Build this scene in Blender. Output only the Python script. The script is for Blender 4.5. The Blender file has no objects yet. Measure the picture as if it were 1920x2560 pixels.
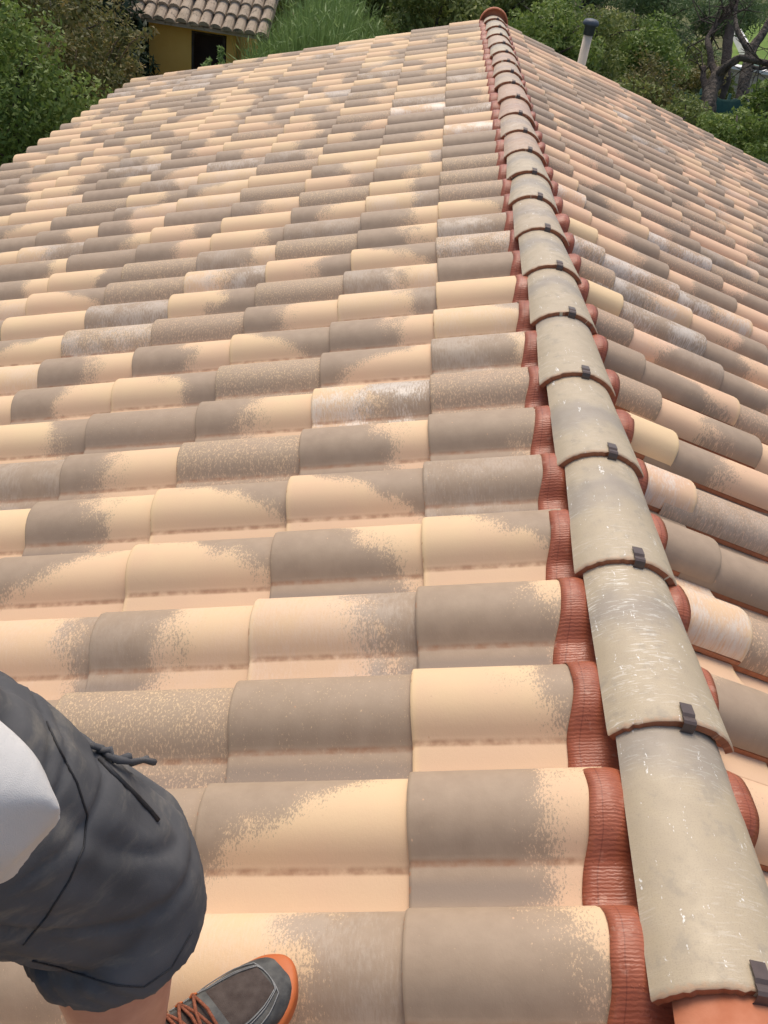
import bpy, bmesh, math, random
import numpy as np
from mathutils import Vector, Matrix, noise as mnoise

# ---------------------------------------------------------------- camera, sky, sun, exposure
sc = bpy.context.scene
C0 = np.array([-0.529795, -0.645788, 1.036217])
def rot3(rx, ry, rz):
    cx, sx = math.cos(rx), math.sin(rx); cy, sy = math.cos(ry), math.sin(ry); cz, sz = math.cos(rz), math.sin(rz)
    X = np.array([[1,0,0],[0,cx,-sx],[0,sx,cx]]); Y = np.array([[cy,0,sy],[0,1,0],[-sy,0,cy]]); Z = np.array([[cz,-sz,0],[sz,cz,0],[0,0,1]])
    return Z @ Y @ X
RC = rot3(0.938178, -0.131006, 0.066456)
FPX = 2249.915
cam_d = bpy.data.cameras.new('camera'); cam = bpy.data.objects.new('camera', cam_d)
sc.collection.objects.link(cam); sc.camera = cam
M = Matrix([[*RC[i], C0[i]] for i in range(3)] + [[0,0,0,1]])
cam.matrix_world = M
cam_d.sensor_fit = 'VERTICAL'; cam_d.sensor_height = 36; cam_d.lens = FPX / 2560 * 36
cam_d.clip_start = 0.02; cam_d.clip_end = 1000

SUN_AZ, SUN_EL = math.radians(-12), math.radians(63)      # azimuth from +Y (along the ridge) towards +X
world = bpy.data.worlds.new('World'); sc.world = world; world.use_nodes = True
wn = world.node_tree; sky = wn.nodes.new('ShaderNodeTexSky'); sky.sky_type = 'NISHITA'
sky.sun_disc = False; sky.sun_elevation = SUN_EL; sky.sun_rotation = SUN_AZ
sky.air_density = 1.0; sky.dust_density = 4.0; sky.ozone_density = 0.6
wn.links.new(sky.outputs[0], wn.nodes['Background'].inputs[0]); wn.nodes['Background'].inputs[1].default_value = 0.14
sd = bpy.data.lights.new('sun', 'SUN'); sd.energy = 1.45; sd.angle = math.radians(28); sd.color = (1.0, 0.91, 0.78)
sun = bpy.data.objects.new('sun', sd); sc.collection.objects.link(sun)
sdir = Vector((math.sin(SUN_AZ)*math.cos(SUN_EL), math.cos(SUN_AZ)*math.cos(SUN_EL), math.sin(SUN_EL)))
sun.rotation_euler = sdir.to_track_quat('Z', 'Y').to_euler(); sun.location = sdir * 30
sc.view_settings.view_transform = 'Standard'; sc.view_settings.look = 'None'
sc.view_settings.exposure = 0.38; sc.view_settings.gamma = 1

rnd = random.Random(7); nrs = np.random.RandomState(11)

def ray(px): return RC @ np.array([(px[0]-960)/FPX, -(px[1]-1280)/FPX, -1.0])
def at(px, depth): return Vector(C0 + ray(px)*depth)
def proj(P):
    q = RC.T @ (np.array(P) - C0)
    return 960 + FPX*q[0]/-q[2], 1280 - FPX*q[1]/-q[2], -q[2]

# ---------------------------------------------------------------- object helpers
col = sc.collection
def link(name, me, mat=None, parent=None, **props):
    o = bpy.data.objects.new(name, me); col.objects.link(o)
    if mat is not None and me is not None and len(me.materials) == 0: me.materials.append(mat)
    if parent is not None: o.parent = parent
    for k, v in props.items(): o[k] = v
    return o
def thing(name, label, cat, loc=(0,0,0), group=None):
    o = link(name, None); o.location = loc; o['label'] = label; o['category'] = cat
    if group: o['group'] = group
    bpy.context.view_layer.update()
    return o
def child(name, me, mat, parent, **props):
    """geometry is written in world coordinates; keep it there under a parent that only has a location"""
    o = link(name, me, mat, parent, **props)
    p = parent; off = Vector((0,0,0))
    while p is not None: off += p.location; p = p.parent
    o.matrix_parent_inverse = Matrix.Identity(4)
    o.location = -off if parent is not None else (0,0,0)
    return o
def pymesh(name, verts, faces, smooth=True, mats=None):
    me = bpy.data.meshes.new(name); me.from_pydata([tuple(v) for v in verts], [], [tuple(f) for f in faces])
    if smooth is True: me.polygons.foreach_set('use_smooth', [True]*len(me.polygons))
    elif smooth: me.polygons.foreach_set('use_smooth', list(smooth))
    if mats: me.polygons.foreach_set('material_index', mats)
    me.update(); return me
def vattr(me, name, data):
    a = me.attributes.new(name, 'FLOAT_VECTOR', 'POINT'); a.data.foreach_set('vector', np.asarray(data, dtype=np.float32).ravel())
def bm_mesh(name, bm, smooth=False):
    me = bpy.data.meshes.new(name); bmesh.ops.recalc_face_normals(bm, faces=bm.faces[:]); bm.to_mesh(me); bm.free()
    if smooth: me.polygons.foreach_set('use_smooth', [True]*len(me.polygons))
    return me
def add_box(bm, c, s, rz=0, bevel=0):
    r = bmesh.ops.create_cube(bm, size=1); vs = r['verts']
    bmesh.ops.scale(bm, vec=s, verts=vs)
    if bevel:
        es = list({e for v in vs for e in v.link_edges}); bm2 = bmesh.ops.bevel(bm, geom=es, offset=bevel, segments=2, affect='EDGES', profile=.7); vs = list(set(bm2['verts']) | {v for v in vs if v.is_valid})
    bmesh.ops.rotate(bm, cent=(0,0,0), matrix=Matrix.Rotation(rz, 3, 'Z'), verts=vs)
    bmesh.ops.translate(bm, vec=c, verts=vs); return vs
def tube(pts, radii, n=8, closed_caps=True):
    """tapered tube through points: verts, faces"""
    pts = [Vector(p) for p in pts]; V = []; F = []
    up = Vector((0,0,1)); prev = None
    for i, p in enumerate(pts):
        d = (pts[min(i+1, len(pts)-1)] - pts[max(i-1, 0)]).normalized()
        if prev is None:
            a = d.cross(up)
            if a.length < .1: a = d.cross(Vector((0,1,0)))
            a.normalize()
        else:
            a = (prev - d*prev.dot(d)).normalized()
        prev = a; b = d.cross(a)
        r = radii[i] if hasattr(radii, '__len__') else radii
        for k in range(n):
            t = 2*math.pi*k/n; V.append(p + (a*math.cos(t) + b*math.sin(t))*r)
    for i in range(len(pts)-1):
        for k in range(n):
            F.append((i*n+k, i*n+(k+1)%n, (i+1)*n+(k+1)%n, (i+1)*n+k))
    if closed_caps:
        F.append(tuple(range(n))[::-1]); F.append(tuple((len(pts)-1)*n+k for k in range(n)))
    return V, F
class Geo:
    def __init__(s): s.V = []; s.F = []
    def add(s, VF):
        o = len(s.V); s.V += [Vector(v) for v in VF[0]]; s.F += [tuple(i+o for i in f) for f in VF[1]]
    def mesh(s, name, smooth=True): return pymesh(name, s.V, s.F, smooth)

# ---------------------------------------------------------------- materials
class NT:
    def __init__(s, name):
        s.m = bpy.data.materials.new(name); s.m.use_nodes = True; s.t = s.m.node_tree; s.n = s.t.nodes
        s.b = s.n['Principled BSDF']
    def val(s, sock, v):
        if isinstance(v, bpy.types.NodeSocket): s.t.links.new(v, sock)
        elif v is not None:
            try: sock.default_value = v
            except Exception: sock.default_value = (*v, 1) if len(v) == 3 else v
    def math(s, op, a, b=None, c=None, clamp=False):
        n = s.n.new('ShaderNodeMath'); n.operation = op; n.use_clamp = clamp
        s.val(n.inputs[0], a)
        if b is not None: s.val(n.inputs[1], b)
        if c is not None: s.val(n.inputs[2], c)
        return n.outputs[0]
    def vmath(s, op, a, b=None):
        n = s.n.new('ShaderNodeVectorMath'); n.operation = op; s.val(n.inputs[0], a)
        if b is not None: s.val(n.inputs[1], b)
        return n.outputs[0]
    def sstep(s, x, lo, hi, a=0., b=1.):
        n = s.n.new('ShaderNodeMapRange'); n.interpolation_type = 'SMOOTHSTEP'
        s.val(n.inputs[0], x); s.val(n.inputs[1], lo); s.val(n.inputs[2], hi); s.val(n.inputs[3], a); s.val(n.inputs[4], b); return n.outputs[0]
    def lin(s, x, lo, hi, a=0., b=1.):
        n = s.n.new('ShaderNodeMapRange'); s.val(n.inputs[0], x); s.val(n.inputs[1], lo); s.val(n.inputs[2], hi); s.val(n.inputs[3], a); s.val(n.inputs[4], b); return n.outputs[0]
    def noise(s, vec, scale, detail=3, rough=.55, dist=0.):
        n = s.n.new('ShaderNodeTexNoise'); s.val(n.inputs['Vector'], vec); n.inputs['Scale'].default_value = scale
        n.inputs['Detail'].default_value = detail; n.inputs['Roughness'].default_value = rough; n.inputs['Distortion'].default_value = dist
        return n.outputs['Fac']
    def vor(s, vec, scale, feature='F1', rand=1., out='Distance'):
        n = s.n.new('ShaderNodeTexVoronoi'); n.feature = feature; s.val(n.inputs['Vector'], vec); n.inputs['Scale'].default_value = scale
        n.inputs['Randomness'].default_value = rand; return n.outputs[out]
    def mix(s, f, a, b):
        n = s.n.new('ShaderNodeMix'); n.data_type = 'RGBA'; s.val(n.inputs[0], f)
        for k, v in ((6, a), (7, b)):
            if isinstance(v, tuple) and len(v) == 3: v = (*v, 1)
            s.val(n.inputs[k], v)
        return n.outputs[2]
    def attr(s, name):
        n = s.n.new('ShaderNodeAttribute'); n.attribute_name = name; return n.outputs['Vector']
    def sep(s, v):
        n = s.n.new('ShaderNodeSeparateXYZ'); s.val(n.inputs[0], v); return n.outputs
    def comb(s, x, y, z):
        n = s.n.new('ShaderNodeCombineXYZ'); s.val(n.inputs[0], x); s.val(n.inputs[1], y); s.val(n.inputs[2], z); return n.outputs[0]
    def obj(s): return s.n.new('ShaderNodeTexCoord').outputs['Object']
    def wpos(s): return s.n.new('ShaderNodeNewGeometry').outputs['Position']
    def bump(s, h, strength=.3, dist=.002):
        n = s.n.new('ShaderNodeBump'); n.inputs['Strength'].default_value = strength; n.inputs['Distance'].default_value = dist
        s.val(n.inputs['Height'], h); s.t.links.new(n.outputs[0], s.b.inputs['Normal']); return n
    def out(s, color, rough=.7, spec=.5, metal=0.):
        s.val(s.b.inputs['Base Color'], color if not (isinstance(color, tuple) and len(color) == 3) else (*color, 1))
        s.val(s.b.inputs['Roughness'], rough); s.val(s.b.inputs['Specular IOR Level'], spec); s.val(s.b.inputs['Metallic'], metal)
        return s.m

def mat_tile():
    g = NT('clay_tile_engobe')
    loc = g.attr('loc'); pat = g.sep(g.attr('pat')); mx = g.sep(g.attr('mixa')); su = g.sep(g.attr('su'))
    s, u = su[0], su[1]                                   # s 0..1 from lip to upper end, u metres across the roll
    seedv = g.attr('loc')
    low = g.noise(loc, 11, 2); low2 = g.noise(loc, 30, 3)
    # speckle: wiggly grains, slightly stretched across the roll
    gr = g.noise(g.vmath('MULTIPLY', loc, (1.3, .75, 1)), 230, 3, .65)
    gr2 = g.noise(loc, 700, 2, .5)
    grain = g.math('ADD', g.math('MULTIPLY', gr, .72), g.math('MULTIPLY', gr2, .28))
    p = g.math('ADD', s, g.math('MULTIPLY', u, g.math('MULTIPLY', pat[2], 5.0)))
    p = g.math('ADD', p, g.math('MULTIPLY', g.math('SUBTRACT', low, .5), .6))
    soft = .26
    a = g.sstep(p, g.math('SUBTRACT', pat[0], soft), g.math('ADD', pat[0], soft))
    b = g.sstep(p, g.math('SUBTRACT', pat[1], soft), g.math('ADD', pat[1], soft), 1., 0.)
    cov = g.math('MULTIPLY', g.math('MULTIPLY', a, b), mx[0])
    cov = g.math('MULTIPLY', cov, g.lin(low2, .3, .7, .9, 1.1))
    thr = g.lin(cov, 0., 1., .66, .30)
    dm = g.sstep(grain, g.math('SUBTRACT', thr, .045), g.math('ADD', thr, .05))
    dm = g.math('MULTIPLY', dm, g.sstep(cov, .02, .12))
    dm = g.math('ADD', g.math('MULTIPLY', dm, .76), g.math('MULTIPLY', g.sstep(cov, .12, .88), .24))
    # inside strong cover the dark glaze is near even
    dm = g.math('MAXIMUM', dm, g.sstep(cov, .78, 1.0, 0., .8))
    cream = g.mix(g.math('ADD', mx[1], g.math('MULTIPLY', g.math('SUBTRACT', low, .5), .8), clamp=True), (.74, .54, .31), (.70, .45, .29))
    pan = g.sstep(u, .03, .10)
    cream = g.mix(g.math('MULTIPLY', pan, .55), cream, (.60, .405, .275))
    lipd = g.sstep(s, 0.0, .05, .5, 0.)
    cream = g.mix(lipd, cream, (.76, .55, .29))
    dark = g.mix(low2, (.27, .198, .135), (.40, .30, .21))
    dark = g.mix(g.math('MULTIPLY', g.sstep(u, .102, .125), g.sstep(u, .165, .135)), dark, (.25, .195, .15))
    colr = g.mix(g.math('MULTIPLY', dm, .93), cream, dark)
    # whitish lime wash, which also colours in the sun glints of right-slope tiles
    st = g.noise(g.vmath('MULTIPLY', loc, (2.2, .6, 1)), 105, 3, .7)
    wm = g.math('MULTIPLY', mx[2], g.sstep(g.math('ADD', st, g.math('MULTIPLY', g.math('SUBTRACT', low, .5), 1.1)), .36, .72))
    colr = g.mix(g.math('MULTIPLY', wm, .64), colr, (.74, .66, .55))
    # dirt line in the groove
    gro = g.math('MULTIPLY', g.sstep(g.math('ABSOLUTE', g.math('SUBTRACT', u, .0915)), .002, .008, 1., 0.), g.lin(g.noise(loc, 45, 3), .35, .65, .25, 1.))
    colr = g.mix(g.math('MULTIPLY', gro, .75), colr, (.27, .13, .065))
    lch = g.math('MULTIPLY', g.sstep(s, .0, .012, 1., 0.), g.sstep(g.noise(loc, 75, 3), .60, .64)); colr = g.mix(g.math('MULTIPLY', lch, .8), colr, (.46, .20, .09))
    # rusty chips, rare
    ch = g.vor(loc, 21, 'F1'); chip = g.math('LESS_THAN', g.math('ADD', ch, g.math('MULTIPLY', grain, .05)), .062)
    colr = g.mix(g.math('MULTIPLY', chip, .75), colr, g.mix(low, (.45, .19, .08), (.80, .62, .42)))
    fine = g.noise(loc, 900, 2)
    colr = g.mix(g.lin(fine, .35, .7, 0., .10), colr, (.15, .11, .08))
    # raw clay on cut edges (faces flagged through attribute z of su)
    clay = g.mix(g.noise(loc, 60, 4), (.30, .10, .045), (.48, .20, .10))
    colr = g.mix(g.sstep(su[2], .4, .6), colr, clay)
    h = g.math('ADD', g.math('MULTIPLY', grain, .6), g.math('MULTIPLY', low2, .6))
    h = g.math('ADD', h, g.math('MULTIPLY', g.math('MULTIPLY', wm, grain), 1.0))
    g.bump(h, .42, .0016)
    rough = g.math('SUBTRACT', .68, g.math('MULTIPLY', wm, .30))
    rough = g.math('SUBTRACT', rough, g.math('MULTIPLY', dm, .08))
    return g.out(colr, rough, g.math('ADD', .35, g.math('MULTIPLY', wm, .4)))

def mat_cap():
    g = NT('ridge_tile_engobe')
    loc = g.attr('loc'); mx = g.sep(g.attr('mixa')); su = g.sep(g.attr('su')); s, u = su[0], su[1]
    low = g.noise(loc, 9, 3); mid = g.noise(loc, 34, 3); grain = g.noise(loc, 420, 3, .65)
    base = g.mix(low, (.38, .305, .20), (.53, .435, .295))
    base = g.mix(g.lin(mid, .3, .7, 0., .5), base, (.40, .33, .24))
    # one soft smoky band across the tile
    bandp = g.math('ADD', s, g.math('MULTIPLY', g.math('SUBTRACT', low, .5), .5))
    band = g.math('MULTIPLY', g.sstep(bandp, g.math('SUBTRACT', mx[0], .22), mx[0]), g.sstep(bandp, mx[0], g.math('ADD', mx[0], .22), 1., 0.))
    base = g.mix(g.math('MULTIPLY', band, .75), base, (.29, .25, .205))
    base = g.mix(g.math('MULTIPLY', mx[1], g.lin(mid, .2, .8, .5, 1.)), base, (.46, .27, .19))
    # brushed pale streaks running across
    st = g.noise(g.vmath('MULTIPLY', loc, (5.0, .7, 1)), 42, 4, .7, .6)
    sm = g.math('MULTIPLY', g.sstep(st, .52, .68), g.math('MULTIPLY', mx[2], g.sstep(low, .40, .62)))
    base = g.mix(g.math('MULTIPLY', sm, .8), base, (.80, .77, .68))
    gr = g.sstep(grain, .52, .62)
    base = g.mix(g.math('MULTIPLY', gr, .22), base, (.24, .19, .14))
    bl = g.sstep(g.noise(loc, 17, 5, .7), .54, .66); base = g.mix(g.math('MULTIPLY', bl, .35), base, (.27, .24, .19))
    # white splashes, long drops down the tile
    dr = g.noise(g.vmath('MULTIPLY', loc, (.55, 2.0, 1)), 30, 4, .75)
    base = g.mix(g.math('MULTIPLY', g.sstep(g.math('ADD', dr, g.math('MULTIPLY', g.math('SUBTRACT', g.noise(loc, 260, 2), .5), .35)), .655, .69), .8), base, (.80, .79, .74))
    edge = g.math('ADD', g.math('ABSOLUTE', g.math('SUBTRACT', u, 0)), g.math('MULTIPLY', g.math('SUBTRACT', g.noise(loc, 110, 3), .5), .02))
    base = g.mix(g.math('MULTIPLY', g.sstep(edge, .128, .140), .6), base, (.50, .27, .13))
    lip = g.sstep(g.math('ADD', s, g.math('MULTIPLY', g.math('SUBTRACT', g.noise(loc, 90, 3), .5), .05)), .0, .022, .6, 0.)
    base = g.mix(lip, base, (.55, .33, .19))
    clay = g.mix(g.noise(loc, 70, 4), (.24, .072, .030), (.42, .16, .075))
    clay = g.mix(g.sstep(g.noise(loc, 55, 3), .62, .68), clay, (.66, .56, .38))
    base = g.mix(g.sstep(su[2], .4, .6), base, clay)
    h = g.math('ADD', g.math('MULTIPLY', grain, .5), mid)
    h = g.math('ADD', h, g.math('MULTIPLY', st, .5))
    g.bump(h, .35, .0016)
    return g.out(base, g.lin(mid, .3, .7, .42, .62), .45)

def simple(name, c1, c2, scale=8, rough=.7, bump=.2, bscale=60, bd=.002, spec=.4, metal=0., detail=4, vec=None):
    g = NT(name); l = g.obj() if vec is None else g.vmath('MULTIPLY', g.obj(), vec)
    n = g.noise(l, scale, detail, .6)
    g.bump(g.noise(l, bscale, 3), bump, bd)
    return g.out(g.mix(g.lin(n, .3, .7), c1, c2), rough, spec, metal)

def mat_flash():
    g = NT('terracotta_flashing'); loc = g.attr('loc')
    pl = g.noise(g.vmath('MULTIPLY', loc, (.10, 1.0, 1)), 260, 2, .5, .8)
    pl2 = g.n.new('ShaderNodeTexWave'); pl2.wave_type = 'BANDS'; pl2.bands_direction = 'Y'; g.val(pl2.inputs['Vector'], loc)
    pl2.inputs['Scale'].default_value = 62; pl2.inputs['Distortion'].default_value = 3.2; pl2.inputs['Detail'].default_value = 2; pl2.inputs['Detail Scale'].default_value = 2.2
    wz = g.noise(loc, 13, 3)
    c = g.mix(g.lin(wz, .3, .7), (.27, .070, .031), (.38, .118, .062))
    c = g.mix(g.sstep(pl, .46, .36, 0., .28), c, (.17, .04, .02))
    c = g.mix(g.sstep(g.noise(loc, 38, 4), .60, .72, 0., .35), c, (.60, .36, .26))
    qs = g.sep(g.attr('su'))[0]; hem = g.sstep(g.math('ABSOLUTE', g.math('SUBTRACT', g.math('ADD', qs, g.math('MULTIPLY', g.math('SUBTRACT', wz, .5), .06)), .86)), .0, .012, 1., 0.)
    c = g.mix(g.math('MULTIPLY', hem, .5), c, (.12,.025,.012))
    dv = g.vor(loc, 150, 'F1'); drop = g.math('MULTIPLY', g.sstep(dv, .12, .28, 1., 0.), g.sstep(g.noise(loc, 24, 1), .52, .6))
    h = g.math('ADD', g.math('MULTIPLY', pl, .8), g.math('MULTIPLY', pl2.outputs['Fac'], .42)); h = g.math('ADD', h, g.math('MULTIPLY', drop, .5))
    h = g.math('ADD', h, g.math('MULTIPLY', wz, .9))
    g.bump(h, .5, .0016)
    return g.out(c, g.lin(g.noise(loc, 18, 2), .3, .7, .30, .48), .38)

def mat_leaf(name, cs, rough=.6, trans=.35):
    g = NT(name); a = g.sep(g.attr('lf'))
    c = g.mix(g.sstep(a[0], 0., .5), cs[0], cs[1]); c = g.mix(g.sstep(a[0], .5, 1.), c, cs[2])
    g.out(c, rough, .35)
    tr = g.n.new('ShaderNodeBsdfTranslucent'); g.val(tr.inputs[0], c)
    ms = g.n.new('ShaderNodeMixShader'); ms.inputs[0].default_value = trans
    o = [n for n in g.n if n.type == 'OUTPUT_MATERIAL'][0]
    g.t.links.new(g.b.outputs[0], ms.inputs[1]); g.t.links.new(tr.outputs[0], ms.inputs[2]); g.t.links.new(ms.outputs[0], o.inputs[0])
    return g.m

TILE = mat_tile(); CAP = mat_cap(); FLASH = mat_flash()
CLAYNEW = simple('bare_terracotta', (.42, .13, .055), (.55, .22, .12), 14, .7, .3, 120, .002)
CLIP = simple('brown_painted_steel', (.085, .06, .052), (.13, .095, .08), 30, .38, .15, 300, .0006, .5, .3)
PLASTER = simple('house_plaster', (.55, .50, .42), (.64, .58, .50), 3, .85, .3, 90, .003)
WOODM = simple('roof_deck_wood', (.20, .12, .07), (.28, .18, .10), 6, .8, .3, 60, .002)
BARK = simple('grey_bark', (.035, .028, .023), (.15, .125, .10), 16, .9, 1.0, 30, .05, .2, vec=(1, 1, .45))
BARKD = simple('dark_bark', (.045, .034, .028), (.10, .08, .065), 9, .9, 1.0, 30, .02, .2)
TWIG = simple('twig_bark', (.16, .11, .07), (.26, .19, .12), 12, .85, .4, 60, .01, .2)

# ---------------------------------------------------------------- the house roof
TH = 0.294117; CT, ST = math.cos(TH), math.sin(TH); W = 0.23; L = 0.336979; AL = 0.417027; AR = 0.261941
YR = 0.71012; WR = 0.231970
house = thing('house', 'tiled house roof of cream and smoky grey clay tiles with a clipped ridge line', 'roof', (0, 4, -4.0))
PROF = [(-.0672,-.0550),(-.0660,-.0440),(-.058,-.0265),(-.048,-.0135),(-.034,-.0052),(-.017,-.0012),(0,0),(.017,-.0014),(.034,-.0060),(.049,-.0130),(.062,-.0226),(.073,-.0335),(.081,-.0430),(.0870,-.0490),(.0915,-.0520),(.0970,-.0534),(.106,-.0556),(.120,-.0598),(.138,-.0650),(.155,-.0680),(.172,-.0690)]
NP = len(PROF)
def slope_pt(side, s, y, n):
    if side < 0: return (-s*CT - n*ST, y, -s*ST + n*CT)
    return (s*CT + n*ST, y, -s*ST + n*CT)
def tile_geo(side, s_lip, y, length, pat, mixa, seed, fine=True):
    """one S-tile: top skin, rounded lip, clay-coloured underside and cut edges"""
    r = random.Random(seed)
    tt = .0125; lift = .0145
    jy = r.uniform(-.0028, .0028); jn = r.uniform(-.0016, .0026); js = r.uniform(-.0055, .0055); yaw = r.uniform(-.010, .010)
    st = [0, .012, .5*length, length - .006, length - .0015, length] if fine else [0, length - .004, length]
    dn = {len(st)-1: -.0036, len(st)-2: -.0009} if fine else {len(st)-1: -.003}
    V = []; loc = []; su = []; F = []; sm = []
    ox, oy = r.uniform(0, 40), r.uniform(0, 40)
    def put(i, k, low):
        sl = st[i]; u, n = PROF[k]
        if low: n -= tt
        else: n += dn.get(i, 0)
        s = s_lip - length + sl + js
        nn = n + lift*(sl-length)/L + jn
        uu = u + jy + yaw*(sl-length)
        V.append(slope_pt(side, s, y - uu if side < 0 else y + uu, nn))
        loc.append((ox + sl, oy + u, seed % 97 * .37)); su.append(((length-sl)/.36, u, 1.0 if low else 0.0))
    for i in range(len(st)):
        for k in range(NP): put(i, k, False)
    nt = len(V)
    # separate ring of clay-coloured vertices for lip front and free edge, then underside
    li = len(st)-1
    b0 = len(V)
    for k in range(NP): put(li, k, False); su[-1] = (0, PROF[k][0], .0)
    b1 = len(V)
    for k in range(NP): put(li, k, True)
    b2 = len(V)
    for k in range(NP): put(0, k, True)
    e0 = len(V)
    put(0, 0, False); su[-1] = (1, -.066, 1.); put(li, 0, False); su[-1] = (0, -.066, 1.)
    fl = side > 0
    def f(a, smooth): F.append(a[::-1] if fl else a); sm.append(smooth)
    for i in range(len(st)-1):
        for k in range(NP-1):
            a = i*NP+k; f((a, a+NP, a+NP+1, a+1), True)
    for k in range(NP-1): f((b0+k, b1+k, b1+k+1, b0+k+1), False)
    for k in range(NP-1): f((b1+k, b2+k, b2+k+1, b1+k+1), True)
    f((e0, b2, b1, e0+1), False)
    n = len(V)
    return V, F, sm, loc, su, [pat]*n, [mixa]*n
def tile_mesh(name, parts):
    V=[];F=[];sm=[];loc=[];su=[];pa=[];mi=[]
    for p in parts:
        o=len(V); V+=p[0]; F+=[tuple(i+o for i in f) for f in p[1]]; sm+=p[2]; loc+=p[3]; su+=p[4]; pa+=p[5]; mi+=p[6]
    me = pymesh(name, V, F, sm); vattr(me,'loc',loc); vattr(me,'su',su); vattr(me,'pat',pa); vattr(me,'mixa',mi); return me

# pattern words, read off the photograph: (dark from, dark to, tilt), (density, hue, white)
PW = {'D': (-1,2,0, 1.0), 'S': (-1,2,0,.62), 'C': (3,4,0,0), 'd': (-1,2,0,.82)}
def pattern(w, r, right=False):
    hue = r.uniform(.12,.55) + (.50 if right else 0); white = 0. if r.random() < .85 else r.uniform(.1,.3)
    k = w[0]
    if k in PW: a,b,t,d = PW[k]; t = r.uniform(-.3,.3)
    elif k in 'LlFf':     # L: dark at the lip up to x ; F: dark from x to the upper end
        x = float(w[1:]); t = r.uniform(-.35,.35)
        if k in 'lf': t = 1.1 if k == 'l' else -1.1 ; k = k.upper()
        a,b = (-1,x) if k == 'L' else (x,3)
        d = .97
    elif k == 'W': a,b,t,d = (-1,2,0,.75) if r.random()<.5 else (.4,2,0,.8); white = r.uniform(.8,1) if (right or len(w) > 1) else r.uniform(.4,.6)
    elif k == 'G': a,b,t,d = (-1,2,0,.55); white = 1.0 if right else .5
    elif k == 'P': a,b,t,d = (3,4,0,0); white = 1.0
    elif k == 'Y': a,b,t,d = (3,4,0,0); hue = .05; white = 0
    return (a,b,t), (d, hue, white)
LEFT = {1: ['L.62','L.62','F.62','L.68','f.45','d','L.78','S','L.72','f.7','C','D','G','W','f.4','S','S','S','D','D','P','F.8','W','L.55','L.55','C','W','L.6','C','F.6','L.6','C','F.5','L.5','C','L.7','D','C'],
 2: ['F.55','l.50','d','F.66','L.58','f.4','L.6','W!','l.62','L.6','F.68','L.5','f.35','L.55','L.6','F.65','F.6','L.58','F.8','C','L.7','D','D','P','W','C','F.7','D','L.6','F.5','L.4','C','S','D','F.5','L.6','S','D'],
 3: ['L.5','d','S','L.45','f.55','f.5','S','L.5','S','f.25','L.5','S','F.65','S','d','L.5','S','F.7','L.5','C','D','F.4','L.6','S','C'],
 4: ['F.4','L.5','F.6','F.75','l.55','L.5','L.42','d','F.5','L.45','S','F.6','W','L.65','F.7','C','L.4','S'],
 5: ['S','L.5','F.5','L.6','C','L.4','F.3','F.6','L.5','L.5','G','W','S','S','L.6','F.6','D']}
RIGHT = {1: ['P','D','P','Y','S','d','S','Y','S','G','Y','C','P','C','S','C','D','C','D','D','S','d','C','D','C','S','C','D','C','C','D','C','C','D'],  # white words here also hold painted sun glints
 2: ['S','F.3','S','F.5','L.5','f.5','L.55','W','W','G','L.45','L.5','F.4','F.5','L.5','C','L.5','S','C'],
 3: ['C','L.4','S','F.6','L.5','S','F.5','F.45','L.4','W','L.5','S','G','L.5','S','C','L.6','D','C']}
BAG = ['L.45','L.55','L.65','F.45','F.55','F.7','l.55','f.45','S','S','d','D','C','C','L.5','F.6','W']
tiles = []
def visarea(side, s0, s1, y0, y1):
    pts = [slope_pt(side, s, y, 0) for s, y in ((s0,y0),(s1,y0),(s1,y1),(s0,y1))]
    q = [proj(p) for p in pts]
    if min(v[2] for v in q) < .15: return 0
    A = abs(sum(q[i][0]*q[(i+1)%4][1]-q[(i+1)%4][0]*q[i][1] for i in range(4)))/2
    n = 0
    for i in range(6):
        for j in range(6):
            s = s0+(s1-s0)*(i+.5)/6; y = y0+(y1-y0)*(j+.5)/6
            x, yy, z = proj(slope_pt(side, s, y, 0))
            hid = (x < 500 and yy > 1750 and x < 500 - max(0, (1950-yy))*1.1) or (abs(s) < .15)
            if 0 <= x <= 1920 and 0 <= yy <= 2560 and not hid: n += 1
    return A*n/36
for side in (-1, 1):
    tab = LEFT if side < 0 else RIGHT
    A0 = AL if side < 0 else AR
    for i in range(1, 11 if side < 0 else 13):
        rng = range(-9, 38) if side < 0 else range(-13, 34)
        for k in rng:
            r = random.Random(1000*i + k*7 + (50000 if side > 0 else 0))
            y = k*W if side < 0 else YR + k*WR
            sl = A0 + (i-1)*L
            length = min(L + .078, sl - .116)
            t = tab.get(i, [])
            w = t[k] if 0 <= k < len(t) else r.choice(BAG + (['C','C','F.6','L.4','F.7'] if side > 0 else []))
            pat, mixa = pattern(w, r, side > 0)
            seed = (side+1)*20000 + i*311 + (k+20)
            ar = visarea(side, sl-L if i > 1 else .15, sl, y-.115 if side<0 else y-.066, y+.115 if side<0 else y+.165)
            tiles.append((ar, side, sl, y, length, pat, mixa, seed))
tiles.sort(key=lambda t: -t[0])
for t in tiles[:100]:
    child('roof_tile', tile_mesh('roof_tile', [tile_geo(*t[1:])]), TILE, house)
child('roof_tiles', tile_mesh('roof_tiles', [tile_geo(*t[1:], fine=(t[0] > 800)) for t in tiles[100:]]), TILE, house, kind='stuff')

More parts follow.
